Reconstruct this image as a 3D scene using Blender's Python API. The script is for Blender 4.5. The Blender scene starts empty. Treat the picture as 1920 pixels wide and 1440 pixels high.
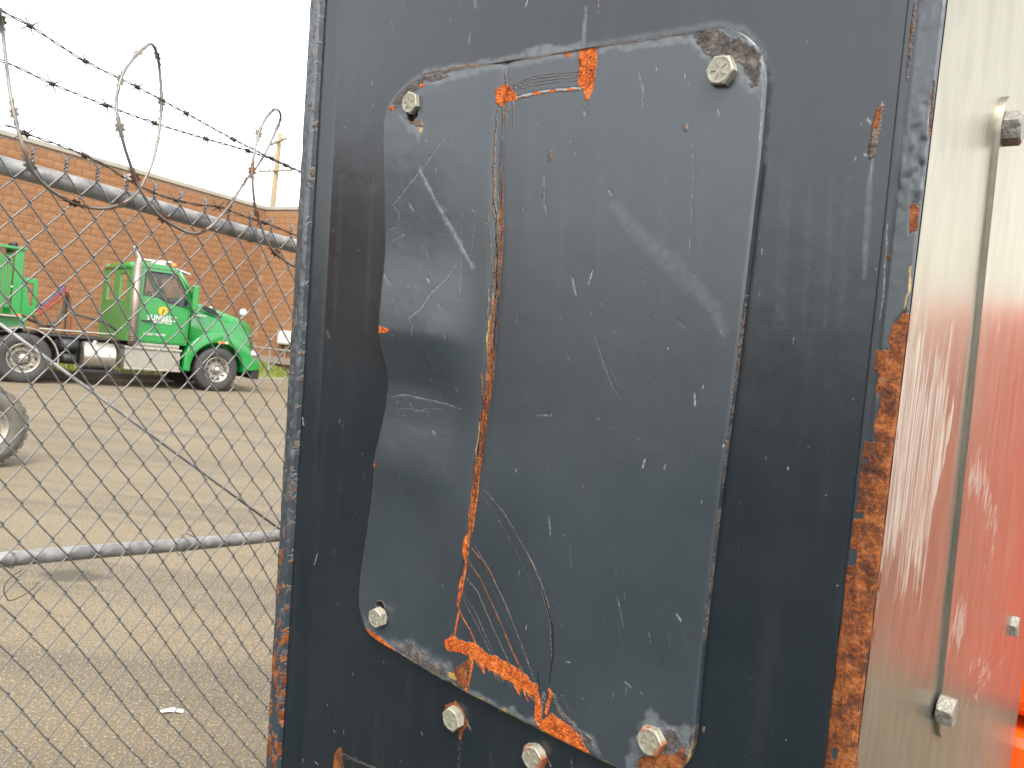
import bpy, bmesh, math, random
import numpy as np
from mathutils import Matrix, Vector
random.seed(7); rng = np.random.default_rng(11)
SC = bpy.context.scene; COL = SC.collection

# ------------------------------------------------------------------ camera, sky, sun, exposure
F = 1443.0; CX, CY = 960.0, 720.0            # focal length and centre in photo pixels (1920 x 1440)
ROLL, PITCH, CAMH = math.radians(6.0), math.radians(2.1), 1.65
def nz(a): a = np.array(a, float); return a / np.linalg.norm(a)
_d = np.array([-math.sin(ROLL)*math.cos(PITCH), math.cos(ROLL)*math.cos(PITCH), math.sin(PITCH)])
_Z = -_d; _Y = nz(np.array([0, 0, 1.]) - _Z[2]*_Z); _X = np.cross(_Y, _Z)
CM = np.array([_X, _Y, _Z]); CC = np.array([0, 0, CAMH])
cam = bpy.data.cameras.new('camera'); camo = bpy.data.objects.new('camera', cam); COL.objects.link(camo)
r_, u_, b_ = CM @ np.array([1, 0, 0.]), CM @ np.array([0, -1., 0]), CM @ np.array([0, 0, -1.])
camo.matrix_world = Matrix(((r_[0], u_[0], b_[0], 0), (r_[1], u_[1], b_[1], 0), (r_[2], u_[2], b_[2], CAMH), (0, 0, 0, 1)))
cam.sensor_fit = 'HORIZONTAL'; cam.sensor_width = 34.6; cam.lens = 34.6*F/1920
cam.clip_start = 0.02; cam.clip_end = 2000
cam.dof.use_dof = True; cam.dof.focus_distance = 0.72; cam.dof.aperture_fstop = 21.0
SC.camera = camo

SUN_DIR = nz((0.12, -0.74, 1.08))
world = bpy.data.worlds.new('World'); SC.world = world; world.use_nodes = True
wn = world.node_tree; wn.nodes.clear()
sky = wn.nodes.new('ShaderNodeTexSky'); sky.sky_type = 'NISHITA'; sky.sun_disc = False
sky.sun_elevation = math.asin(SUN_DIR[2]); sky.sun_rotation = math.atan2(SUN_DIR[0], SUN_DIR[1])
sky.air_density = 1.0; sky.dust_density = 2.6; sky.ozone_density = 1.0
hs = wn.nodes.new('ShaderNodeHueSaturation'); hs.inputs['Saturation'].default_value = 0.22
wt = wn.nodes.new('ShaderNodeMix'); wt.data_type = 'RGBA'; wt.blend_type = 'MULTIPLY'; wt.inputs[0].default_value = 1.0
wt.inputs[7].default_value = (1.0, 0.985, 0.955, 1)
bg = wn.nodes.new('ShaderNodeBackground'); bg.inputs['Strength'].default_value = 0.15
wo = wn.nodes.new('ShaderNodeOutputWorld')
wn.links.new(sky.outputs[0], hs.inputs['Color']); wn.links.new(hs.outputs[0], wt.inputs[6])
wn.links.new(wt.outputs[2], bg.inputs['Color']); wn.links.new(bg.outputs[0], wo.inputs['Surface'])
sun = bpy.data.lights.new('sun', 'SUN'); sun.energy = 0.8; sun.angle = math.radians(20); sun.color = (1, .95, .86)
suno = bpy.data.objects.new('sun', sun); COL.objects.link(suno); suno.location = (20, -10, 30)
suno.rotation_euler = Vector(-SUN_DIR).to_track_quat('-Z', 'Y').to_euler()
SC.view_settings.view_transform = 'Standard'; SC.view_settings.look = 'None'
SC.view_settings.exposure = 2.22; SC.view_settings.gamma = 1.0; SC.view_settings.use_curve_mapping = False

# ------------------------------------------------------------------ pixel helpers
def ray(x, y): return CM @ np.array([(x-CX)/F, (y-CY)/F, 1.0])
def on_plane(x, y, P0, n):
    r = ray(x, y); n = np.asarray(n); return CC + r*((np.asarray(P0)-CC) @ n)/(r @ n)
def ground(x, y, z=0.0): return on_plane(x, y, (0, 0, z), (0, 0, 1.))
def proj(P):
    c = CM.T @ (np.asarray(P)-CC); return CX+F*c[0]/c[2], CY+F*c[1]/c[2], c[2]

# ------------------------------------------------------------------ numpy noise
def hash2(ix, iy, seed):
    h = (ix.astype(np.int64)*374761393 + iy.astype(np.int64)*668265263 + seed*144269) & 0x7fffffff
    h = ((h ^ (h >> 13))*1274126177) & 0x7fffffff
    return ((h ^ (h >> 16)) & 0xffff)/65535.0
def vnoise(x, y, seed=0):
    ix, iy = np.floor(x), np.floor(y); fx, fy = x-ix, y-iy
    fx = fx*fx*(3-2*fx); fy = fy*fy*(3-2*fy)
    a = hash2(ix, iy, seed); b = hash2(ix+1, iy, seed); c = hash2(ix, iy+1, seed); d = hash2(ix+1, iy+1, seed)
    return (a*(1-fx)+b*fx)*(1-fy) + (c*(1-fx)+d*fx)*fy
def fbm(x, y, seed=0, o=4):
    s = 0; a = .5; t = 0
    for i in range(o):
        s = s + a*vnoise(x*2**i, y*2**i, seed+i*17); t += a; a *= .55
    return s/t
def sstep(a, b, x):
    t = np.clip((x-a)/(b-a), 0, 1); return t*t*(3-2*t)

# ------------------------------------------------------------------ mesh helpers
def link(name, me, mat=None, parent=None, smooth=False):
    o = bpy.data.objects.new(name, me); COL.objects.link(o)
    if mat: me.materials.append(mat)
    if parent: o.parent = parent
    if smooth: me.polygons.foreach_set('use_smooth', [True]*len(me.polygons))
    return o
def obj(name, vf, mat, parent=None, smooth=False, bevel=0, seg=2):
    me = bpy.data.meshes.new(name); me.from_pydata([tuple(map(float, v)) for v in vf[0]], [], [tuple(map(int, f)) for f in vf[1]]); me.update()
    bm = bmesh.new(); bm.from_mesh(me); bmesh.ops.recalc_face_normals(bm, faces=bm.faces)
    if bevel:
        es = [e for e in bm.edges if len(e.link_faces) == 2 and e.calc_face_angle(0) > .5]
        bmesh.ops.bevel(bm, geom=es, offset=bevel, segments=seg, profile=.5, affect='EDGES', clamp_overlap=True)
    bm.to_mesh(me); bm.free()
    return link(name, me, mat, parent, smooth)
def join(*vfs):
    V, Fc = [], []
    for v, f in vfs:
        k = len(V); V += [tuple(p) for p in v]; Fc += [tuple(i+k for i in q) for q in f]
    return V, Fc
def box(x0, x1, y0, y1, z0, z1):
    v = [(x, y, z) for z in (z0, z1) for y in (y0, y1) for x in (x0, x1)]
    return v, [(0, 2, 3, 1), (4, 5, 7, 6), (0, 1, 5, 4), (2, 6, 7, 3), (0, 4, 6, 2), (1, 3, 7, 5)]
def tube(P, r, n=8, closed=False, caps=True):
    P = np.asarray(P, float); m = len(P); R = np.broadcast_to(np.asarray(r, float), (m,))
    T = np.gradient(P, axis=0) if not closed else (np.roll(P, -1, 0)-np.roll(P, 1, 0))
    T /= np.maximum(np.linalg.norm(T, axis=1, keepdims=True), 1e-9)
    a = np.array([0, 0, 1.]) if abs(T[0][2]) < .9 else np.array([1., 0, 0])
    N = nz(np.cross(T[0], a)); V = []
    for i in range(m):
        N = N - (N @ T[i])*T[i]; N = nz(N); B = np.cross(T[i], N)
        for k in range(n):
            an = 2*math.pi*k/n; V.append(P[i] + R[i]*(math.cos(an)*N + math.sin(an)*B))
    Fc = []
    for i in range(m if closed else m-1):
        j = (i+1) % m
        for k in range(n): Fc.append((i*n+k, i*n+(k+1) % n, j*n+(k+1) % n, j*n+k))
    if caps and not closed: Fc += [tuple(range(n))[::-1], tuple(range((m-1)*n, m*n))]
    return V, Fc
def catmull(P, n=8):
    P = np.asarray(P, float); Q = np.vstack([2*P[0]-P[1], P, 2*P[-1]-P[-2]]); out = []
    for i in range(1, len(Q)-2):
        for t in np.linspace(0, 1, n, endpoint=False):
            out.append(.5*((2*Q[i]) + (-Q[i-1]+Q[i+1])*t + (2*Q[i-1]-5*Q[i]+4*Q[i+1]-Q[i+2])*t*t + (-Q[i-1]+3*Q[i]-3*Q[i+1]+Q[i+2])*t**3))
    out.append(Q[-2]); return np.array(out)
def lathe(prof, n=32, axis='y', a0=0, a1=2*math.pi):
    full = abs(a1-a0-2*math.pi) < 1e-6; m = n if full else n+1; V = []; Fc = []; p = len(prof)
    for i in range(m):
        a = a0+(a1-a0)*i/n
        for (r, h) in prof: V.append((r*math.cos(a), h, r*math.sin(a)) if axis == 'y' else (r*math.cos(a), r*math.sin(a), h))
    for i in range(n):
        j = (i+1) % m
        for k in range(p-1): Fc.append((i*p+k, j*p+k, j*p+k+1, i*p+k+1))
    return V, Fc
def mv(vf, x=0, y=0, z=0): return [(a+x, b+y, c+z) for a, b, c in vf[0]], vf[1]
def loft(secs, caps=True):
    n = len(secs[0]); V = [tuple(p) for s in secs for p in s]; Fc = []
    for i in range(len(secs)-1):
        for k in range(n): Fc.append((i*n+k, i*n+(k+1) % n, (i+1)*n+(k+1) % n, (i+1)*n+k))
    if caps: Fc += [tuple(range(n))[::-1], tuple(range((len(secs)-1)*n, len(secs)*n))]
    return V, Fc
def poly_plate(name, outer, holes, to3, th, mat, parent, bevel=0, smooth=False, seg=2):
    """flat polygon with holes in 2-D, mapped by to3(a, b, depth) and given a thickness"""
    bm = bmesh.new(); es = []
    for loop in [outer]+list(holes):
        vs = [bm.verts.new((p[0], p[1], 0)) for p in loop]
        for i in range(len(vs)): es.append(bm.edges.new((vs[i], vs[(i+1) % len(vs)])))
    bmesh.ops.triangle_fill(bm, use_beauty=True, use_dissolve=False, edges=es)
    if not holes: bmesh.ops.dissolve_faces(bm, faces=list(bm.faces))
    r = bmesh.ops.extrude_face_region(bm, geom=list(bm.faces))
    for v in r['geom']:
        if isinstance(v, bmesh.types.BMVert): v.co.z = th
    for v in bm.verts: v.co = Vector(to3(v.co.x, v.co.y, v.co.z))
    bmesh.ops.recalc_face_normals(bm, faces=bm.faces)
    if bevel:
        ee = [e for e in bm.edges if len(e.link_faces) == 2 and e.calc_face_angle(0) > .6]
        bmesh.ops.bevel(bm, geom=ee, offset=bevel, segments=seg, profile=.5, affect='EDGES', clamp_overlap=True)
    me = bpy.data.meshes.new(name); bm.to_mesh(me); bm.free()
    return link(name, me, mat, parent, smooth)
def grid_obj(name, P, attrs, mat, parent, skirt=None):
    """dense sheet from an array (ny, nx, 3); per-vertex float layers; optional skirt offset vector gives it a thickness"""
    ny, nx, _ = P.shape; V = P.reshape(-1, 3)
    idx = np.arange(ny*nx).reshape(ny, nx)
    Q = np.stack([idx[:-1, :-1], idx[:-1, 1:], idx[1:, 1:], idx[1:, :-1]], -1).reshape(-1, 4)
    A = {k: v.reshape(-1) for k, v in attrs.items()}
    if skirt is not None:
        ring = np.concatenate([idx[0, :], idx[1:, -1], idx[-1, -2::-1], idx[-2:0:-1, 0]])
        k0 = len(V); n = len(ring); V = np.vstack([V, V[ring], V[ring]+np.asarray(skirt)])
        a = np.arange(n); b = (a+1) % n
        Q = np.vstack([Q, np.stack([k0+a, k0+n+a, k0+n+b, k0+b], -1)])
        A = {k: np.concatenate([v, v[ring], v[ring]]) for k, v in A.items()}
    me = bpy.data.meshes.new(name); nq = len(Q)
    me.vertices.add(len(V)); me.vertices.foreach_set('co', V.astype(np.float32).ravel())
    me.loops.add(nq*4); me.loops.foreach_set('vertex_index', Q.astype(np.int32).ravel())
    me.polygons.add(nq); me.polygons.foreach_set('loop_start', np.arange(0, nq*4, 4, dtype=np.int32))
    me.polygons.foreach_set('loop_total', np.full(nq, 4, np.int32))
    sm = np.ones(nq, bool); me.polygons.foreach_set('use_smooth', sm)
    me.update(calc_edges=True)
    for k, v in A.items():
        at = me.attributes.new(k, 'FLOAT', 'POINT'); at.data.foreach_set('value', v.astype(np.float32))
    return link(name, me, mat, parent)
def empty(name, M4=None, loc=None):
    o = bpy.data.objects.new(name, None); COL.objects.link(o); o.empty_display_size = .2
    if M4 is not None: o.matrix_world = M4
    if loc is not None: o.matrix_world = Matrix.Translation(Vector(tuple(float(q) for q in loc)))
    return o
def tag(o, label=None, cat=None, group=None, kind=None):
    if label: o['label'] = label
    if cat: o['category'] = cat
    if group: o['group'] = group
    if kind: o['kind'] = kind
    return o

# ------------------------------------------------------------------ materials
class NT:
    def __init__(s, name):
        s.m = bpy.data.materials.new(name); s.m.use_nodes = True; s.t = s.m.node_tree
        s.b = s.t.nodes['Principled BSDF']; s.out = s.t.nodes['Material Output']
    def n(s, ty, **kw):
        o = s.t.nodes.new(ty)
        for k, v in kw.items(): setattr(o, k, v)
        return o
    def l(s, a, b): s.t.links.new(a, b)
    def inp(s, sock, v):
        if hasattr(v, 'is_output'): s.l(v, sock)
        else: sock.default_value = v
    def coord(s, which='Object', scale=(1, 1, 1)):
        if which == 'Pos': c = s.n('ShaderNodeNewGeometry').outputs['Position']
        else: c = s.n('ShaderNodeTexCoord').outputs[which]
        mp = s.n('ShaderNodeMapping'); s.l(c, mp.inputs[0]); mp.inputs['Scale'].default_value = scale; return mp.outputs[0]
    def noise(s, vec, scale, detail=4, rough=.55, dist=0):
        o = s.n('ShaderNodeTexNoise'); s.l(vec, o.inputs['Vector']); o.inputs['Scale'].default_value = scale
        o.inputs['Detail'].default_value = detail; o.inputs['Roughness'].default_value = rough; o.inputs['Distortion'].default_value = dist
        return o.outputs['Fac']
    def ramp(s, fac, stops):
        o = s.n('ShaderNodeValToRGB'); s.l(fac, o.inputs[0]); e = o.color_ramp.elements
        while len(e) < len(stops): e.new(.5)
        for q, (p, c) in zip(e, stops):
            q.position = p; q.color = (*c, 1) if isinstance(c, tuple) else (c, c, c, 1)
        return o.outputs[0]
    def mix(s, f, a, b, blend='MIX'):
        o = s.n('ShaderNodeMix', data_type='RGBA', blend_type=blend); s.inp(o.inputs[0], f)
        s.inp(o.inputs[6], (*a, 1) if isinstance(a, tuple) else a); s.inp(o.inputs[7], (*b, 1) if isinstance(b, tuple) else b)
        return o.outputs[2]
    def math(s, op, a, b=0.0, clamp=False):
        o = s.n('ShaderNodeMath', operation=op, use_clamp=clamp); s.inp(o.inputs[0], a); s.inp(o.inputs[1], b); return o.outputs[0]
    def mr(s, v, a, b, c=0., d=1., smooth=True):
        o = s.n('ShaderNodeMapRange', interpolation_type='SMOOTHSTEP' if smooth else 'LINEAR', clamp=True); s.inp(o.inputs[0], v)
        for i, q in enumerate((a, b, c, d)): o.inputs[i+1].default_value = q
        return o.outputs[0]
    def attr(s, name): o = s.n('ShaderNodeAttribute', attribute_name=name); return o.outputs['Fac']
    def bump(s, h, strength, dist):
        o = s.n('ShaderNodeBump'); o.inputs['Strength'].default_value = strength; o.inputs['Distance'].default_value = dist
        s.l(h, o.inputs['Height']); s.l(o.outputs[0], s.b.inputs['Normal']); return o
    def set(s, col=None, rough=None, metal=None, **kw):
        if col is not None: s.inp(s.b.inputs['Base Color'], (*col, 1) if isinstance(col, tuple) else col)
        if rough is not None: s.inp(s.b.inputs['Roughness'], rough)
        if metal is not None: s.inp(s.b.inputs['Metallic'], metal)
        for k, v in kw.items(): s.inp(s.b.inputs[k], v)
        return s.m
KS = .74
def simple(name, col, rough=.5, metal=0., var=.18, sc=12., bump=0., bsc=60., dirt=None, coord='Object', stretch=(1, 1, 1), **kw):
    t = NT(name); v = t.coord(coord, stretch); n1 = t.noise(v, sc, 5)
    col = tuple(c*KS for c in col); dirt = tuple(c*KS for c in dirt) if dirt else None
    lo = tuple(c*(1-var) for c in col); hi = tuple(min(1, c*(1+var)) for c in col)
    c = t.ramp(n1, [(.3, lo), (.7, hi)])
    if dirt:
        n2 = t.noise(v, sc*.35, 6, .65); c = t.mix(t.mr(n2, .52, .72), c, dirt)
    rr = t.mr(n1, .2, .8, max(0, rough-.08), min(1, rough+.1))
    if bump: t.bump(t.noise(v, bsc, 4), bump, .01)
    return t.set(c, rr, metal, **kw)

def paint_material(name, lo, hi, rg0, spec):
    t = NT(name); v = t.coord('Object')
    big = t.noise(v, 6, 5, .6); fine = t.noise(v, 420, 3, .6); mid = t.noise(v, 90, 5, .65)
    streak = t.noise(t.coord('Object', (60, 3.0, 60)), 1.0, 5, .6)
    base = t.ramp(big, [(.3, lo), (.7, hi)])
    base = t.mix(t.mr(streak, .5, .8, 0, .35), base, (.026, .030, .032))
    speck = t.mr(t.noise(v, 260, 2, .5), .74, .80)
    base = t.mix(t.math('MULTIPLY', speck, .10), base, (.16, .17, .17))
    def layer(b, name, col, n, k, lo, hi):
        a = t.attr(name); m = t.math('MULTIPLY', a, t.mr(n, .2, .8, 1-k, 1+k, False)); f = t.mr(m, lo, hi)
        return t.mix(f, b, col), f
    chalkn = t.noise(v, 140, 5, .7)
    base, fc = layer(base, 'chalk', (.105, .115, .122), chalkn, .55, .12, 1.15)
    base, fs = layer(base, 'scuff', (.27, .285, .28), fine, .75, .2, 1.05)
    base, ft = layer(base, 'tan', t.ramp(mid, [(.35, (.075, .052, .040)), (.65, (.22, .15, .105))]), fine, .8, .25, .8)
    base, fd = layer(base, 'dark', (.006, .006, .007), mid, .4, .3, .7)
    rag = t.math('ADD', t.math('MULTIPLY', mid, .5), t.math('MULTIPLY', t.noise(v, 300, 4, .75), .5))
    pitc = t.ramp(mid, [(.25, (.022, .017, .016)), (.5, (.075, .062, .056)), (.68, (.155, .14, .13)), (.8, (.11, .055, .035))])
    base, fp = layer(base, 'pit', pitc, rag, 1.15, .35, .75)
    rn = t.math('ADD', t.math('MULTIPLY', t.noise(v, 120, 6, .8), .6), t.math('MULTIPLY', t.noise(v, 480, 4, .7), .4))
    rc = t.ramp(rn, [(.34, (.055, .016, .010)), (.43, (.21, .040, .010)), (.50, (.42, .085, .012)), (.57, (.50, .125, .018)), (.66, (.55, .30, .16))])
    base, fr = layer(base, 'rust', rc, rag, 1.1, .34, .60)
    dn = t.math('ADD', t.math('MULTIPLY', t.noise(v, 60, 7, .78), .65), t.math('MULTIPLY', t.noise(v, 420, 4, .7), .35))
    bc = t.ramp(dn, [(.36, (.026, .017, .015)), (.44, (.075, .030, .017)), (.50, (.15, .044, .015)), (.56, (.26, .080, .019)), (.61, (.20, .105, .055)), (.66, (.10, .09, .083))])
    base, fb = layer(base, 'brown', bc, rag, .9, .32, .58)
    base, fy = layer(base, 'yellow', (.33, .21, .055), mid, .6, .35, .75)
    rg = t.math('MAXIMUM', t.math('MAXIMUM', fr, fb), t.math('MAXIMUM', fp, ft))
    rough = t.math('ADD', t.mr(big, .3, .7, rg0-.03, rg0+.04), t.math('MULTIPLY', rg, .42), True)
    rough = t.math('ADD', rough, t.math('MULTIPLY', fc, .12), True)
    hh = t.math('ADD', t.math('MULTIPLY', fine, .05), t.math('MULTIPLY', t.noise(v, 35, 4), .30))
    hh = t.math('ADD', hh, t.math('MULTIPLY', rg, t.math('ADD', t.math('MULTIPLY', rn, 2.2), t.math('MULTIPLY', mid, 1.6))))
    t.bump(hh, .6, .0011)
    base = t.mix(1.0, base, (.74, .74, .74), 'MULTIPLY')
    return t.set(base, rough, 0., **{'Specular IOR Level': t.math('MULTIPLY', t.math('SUBTRACT', 1.0, t.math('MULTIPLY', rg, .8)), spec)})
M_PAINT = paint_material('black_paint_worn', (.0055, .0095, .0135), (.0088, .0135, .0185), .27, .58)
M_PLATE = paint_material('faded_plate_paint', (.0200, .0275, .0345), (.0300, .0395, .0480), .33, .72)

def steel_material():
    t = NT('brushed_steel'); st = t.noise(t.coord('Object', (70, 1.6, 70)), 4.0, 6, .7)
    st2 = t.noise(t.coord('Object', (1, .35, 1)), 40, 5, .65); v = t.coord('Object'); sp = t.noise(v, 330, 3, .6)
    c = t.ramp(st2, [(.3, (.40, .385, .355)), (.7, (.52, .505, .47))])
    c = t.mix(t.mr(st, .45, .75, 0, .35), c, (.60, .59, .56))
    a = t.attr('scuff'); f = t.math('MULTIPLY', t.mr(t.math('MULTIPLY', a, t.mr(t.noise(t.coord('Object', (150, 2.2, 150)), 3.2, 6, .75), .35, .65, .1, 1.5, False)), .25, 1.25), .8)
    c = t.mix(f, c, (.62, .61, .57))
    tan = t.attr('tan'); c = t.mix(t.mr(tan, .3, .8), c, (.62, .45, .25))
    c = t.mix(t.mr(sp, .72, .8, 0, .4), c, (.2, .18, .15)); c = t.mix(1.0, c, (.74, .73, .70), 'MULTIPLY')
    r = t.math('ADD', t.mr(st, .3, .7, .30, .40), t.math('MULTIPLY', f, .28))
    t.bump(t.math('ADD', t.math('MULTIPLY', st, .6), t.math('MULTIPLY', sp, .3)), .16, .0006)
    return t.set(c, r, t.math('SUBTRACT', .96, t.math('MULTIPLY', f, .45)), **{'Specular Tint': (.72, .68, .57, 1)})
M_STEEL = steel_material()
def bolt_material(name, rust):
    t = NT(name); v = t.coord('Object'); n = t.noise(v, 160, 5, .7); g = t.noise(v, 45, 4)
    c = t.ramp(n, [(.3, (.22, .205, .15)), (.7, (.38, .365, .29))])
    c = t.mix(t.mr(g, .62-rust, .74-rust), c, t.ramp(n, [(.3, (.16, .05, .02)), (.7, (.36, .13, .06))]))
    c = t.mix(1.0, c, (.78, .78, .78), 'MULTIPLY'); t.bump(n, .35, .0012); return t.set(c, t.mr(n, .3, .7, .42, .6), .35)
M_BOLT = bolt_material('zinc_bolt', .0); M_BOLTR = bolt_material('rusty_bolt', .16)
def galv_material(name, sc):
    t = NT(name); v = t.coord('Object'); n = t.noise(v, sc, 6, .65); n2 = t.noise(v, sc*.4, 5, .7)
    c = t.ramp(n, [(.3, (.20, .205, .20)), (.5, (.31, .31, .30)), (.72, (.46, .46, .43))])
    c = t.mix(t.mr(n2, .58, .7, 0, .6), c, (.23, .205, .13)); c = t.mix(t.mr(n2, .70, .76), c, (.23, .08, .03))
    c = t.mix(1.0, c, (.76, .76, .76), 'MULTIPLY'); t.bump(n, .2, .002); return t.set(c, t.mr(n, .3, .7, .42, .6), .45)
M_GALV = galv_material('galvanised_pipe', 26)
M_WIRE = simple('galvanised_wire', (.165, .163, .158), .45, .5, .2, 40)
M_BARB = simple('weathered_wire', (.09, .072, .055), .55, .5, .35, 60)
M_RAZOR = simple('razor_core', (.19, .175, .155), .45, .5, .25, 30)
M_BLADE = simple('rusty_blade', (.20, .06, .022), .7, .2, .4, 60)
M_GREEN = simple('green_paint', (.004, .205, .030), .25, 0, .10, 3, **{'Coat Weight': .6, 'Coat Roughness': .08})
M_GREEN2 = simple('pale_green_paint', (.065, .20, .05), .45, 0, .15, 5)  # paler green; on the cab rear its lightness is painted-in light
M_CHROME = simple('polished_alloy', (.56, .52, .46), .25, .85, .10, 8)
M_ALU = simple('tread_alloy', (.36, .33, .28), .42, .6, .14, 14)
M_RUBBER = simple('tyre_rubber', (.036, .033, .030), .8, 0, .3, 18, .3, 80)
M_TYREOLD = simple('worn_tyre', (.105, .10, .08), .85, 0, .25, 12, .3, 60, dirt=(.15, .12, .075))
M_BLACKM = simple('chassis_black', (.014, .014, .015), .55, .1, .3, 10)
M_DARKI = simple('cab_interior', (.03, .03, .03), .8, 0, .3, 8)
M_SEAT = simple('cab_pillar_trim', (.10, .125, .12), .7, 0, .2, 8)
M_WHITE = simple('white_gloss', (.62, .62, .60), .35, 0, .05, 6)
M_YELLOW = simple('emblem_yellow', (.55, .36, .01), .5, 0, .06, 20)
M_AMBER = simple('amber_lens', (.60, .17, .005), .3, 0, .06, 20)
M_RED = simple('red_lens', (.40, .03, .012), .4, 0, .1, 20)
M_REDH = simple('red_hose', (.36, .06, .04), .45, 0, .1, 20)
M_BLUEH = simple('blue_hose', (.10, .10, .24), .45, 0, .1, 20)
M_BLKH = simple('black_hose', (.045, .048, .040), .55, 0, .25, 20)
M_STACK = simple('heat_shield', (.34, .28, .23), .38, .7, .16, 60)
M_ORANGE = simple('orange_paint', (.92, .085, .004), .30, 0, .06, 4, **{'Coat Weight': .4, 'Coat Roughness': .12})
M_CONC = simple('kerb_concrete', (.25, .22, .17), .9, 0, .18, 3, .3, 40, coord='Pos')
M_COPE = simple('coping_metal', (.38, .35, .29), .5, .2, .08, 3, coord='Pos')
M_POLE = simple('pole_timber', (.25, .19, .11), .85, 0, .2, 1.5, coord='Pos')
M_INSUL = simple('insulator', (.35, .33, .30), .4, 0, .1, 5)
def glass_material():
    t = NT('cab_glass'); n = t.noise(t.coord('Object'), 5, 3)
    tr = t.n('ShaderNodeBsdfTransparent'); tr.inputs[0].default_value = (.72, .76, .70, 1)
    gl = t.n('ShaderNodeBsdfGlossy'); gl.inputs['Roughness'].default_value = .03; t.inp(gl.inputs['Color'], t.ramp(n, [(.3, .85), (.7, 1.)]))
    fr = t.n('ShaderNodeFresnel'); fr.inputs[0].default_value = 1.5; mx = t.n('ShaderNodeMixShader')
    t.l(fr.outputs[0], mx.inputs[0]); t.l(tr.outputs[0], mx.inputs[1]); t.l(gl.outputs[0], mx.inputs[2]); t.l(mx.outputs[0], t.out.inputs['Surface'])
    return t.m
M_GLASS = glass_material()
def block_material():
    t = NT('split_face_block'); p = t.coord('Pos'); n = t.noise(p, 1.6, 3, .5); f = t.noise(p, 22, 5, .7)
    oi = t.n('ShaderNodeObjectInfo').outputs['Random']
    c = t.ramp(t.math('ADD', t.math('MULTIPLY', n, .7), t.math('MULTIPLY', oi, .3)), [(.25, (.205, .100, .046)), (.75, (.255, .128, .060))])
    c = t.mix(t.mr(f, .4, .75, 0, .35), c, (.160, .074, .034)); c = t.mix(t.mr(f, .62, .8, 0, .4), c, (.32, .19, .10))
    c = t.mix(1.0, c, (.86, .85, .80), 'MULTIPLY'); t.bump(f, .35, .02); return t.set(c, .92, 0.)
M_BLOCK = block_material()
M_MORTAR = simple('mortar', (.30, .185, .11), .95, 0, .12, 6, coord='Pos')
def asphalt_material():
    t = NT('weathered_asphalt'); p = t.coord('Pos'); f = t.noise(p, 85, 3, .75); f2 = t.noise(p, 42, 5, .8)
    vo = t.n('ShaderNodeTexVoronoi'); t.l(p, vo.inputs['Vector']); vo.inputs['Scale'].default_value = 70
    big = t.noise(p, .55, 5, .6); mp = t.n('ShaderNodeMapping'); t.l(t.n('ShaderNodeNewGeometry').outputs['Position'], mp.inputs[0])
    mp.inputs['Rotation'].default_value = (0, 0, math.radians(52)); mp.inputs['Scale'].default_value = (.18, 1.6, 1)
    sw = t.noise(mp.outputs[0], 1.0, 6, .65, .6)
    c = t.ramp(big, [(.3, (.140, .116, .084)), (.7, (.178, .150, .110))])
    c = t.mix(t.mr(sw, .47, .66, 0, .72), c, (.085, .074, .060)); c = t.mix(t.mr(sw, .28, .42, .35, 0), c, (.225, .175, .110))
    c = t.mix(t.mr(f, .54, .66, 0, 1.0), c, (.46, .415, .33)); c = t.mix(t.mr(f2, .46, .32, 0, .92), c, (.045, .040, .034))
    c = t.mix(t.mr(vo.outputs['Distance'], .20, .06, 0, .6), c, (.40, .365, .30))
    # two oil-dark patches with their own place and shape
    for (px, py, rx, ry, k) in ((138, 1080, .23, .16, .75), (430, 1010, .10, .5, .25), (190, 790, 1.0, .30, .30)):
        g = ground(px, py); m2 = t.n('ShaderNodeMapping'); m2.vector_type = 'TEXTURE'
        t.l(t.n('ShaderNodeNewGeometry').outputs['Position'], m2.inputs[0]); m2.inputs['Location'].default_value = tuple(g)
        m2.inputs['Scale'].default_value = (rx, ry, 1); ln = t.n('ShaderNodeVectorMath', operation='LENGTH'); t.l(m2.outputs[0], ln.inputs[0])
        d = t.math('ADD', ln.outputs['Value'], t.math('MULTIPLY', t.math('SUBTRACT', t.noise(p, 7, 4), .5), .9))
        c = t.mix(t.mr(d, 1.0, .55, 0, k), c, (.046, .040, .033))
    h = t.math('ADD', f, t.math('MULTIPLY', vo.outputs['Distance'], -.8))
    c = t.mix(1.0, c, (.69, .645, .54), 'MULTIPLY'); t.bump(h, .8, .006); return t.set(c, .88, 0.)
M_ASPH = asphalt_material()
M_SOIL = simple('verge_soil', (.13, .13, .03), .95, 0, .3, 2, coord='Pos')
M_GRASS = simple('grass_blade', (.17, .24, .018), .7, 0, .35, 3, coord='Pos')

# ================================================================== SETTING
S_ = 260.0
tag(obj('ground', ([(-S_, -S_, 0), (S_, -S_, 0), (S_, S_, 0), (-S_, S_, 0)], [(0, 1, 2, 3)]), M_ASPH), kind='structure')

WH = math.radians(28.5); wd = np.array([math.sin(WH), math.cos(WH), 0]); wnrm = np.array([math.cos(WH), -math.sin(WH), 0])  # wall run, outward normal
k1, k3 = ground(100, 707), ground(529, 720)
kc = (k1+k3)/2
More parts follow.
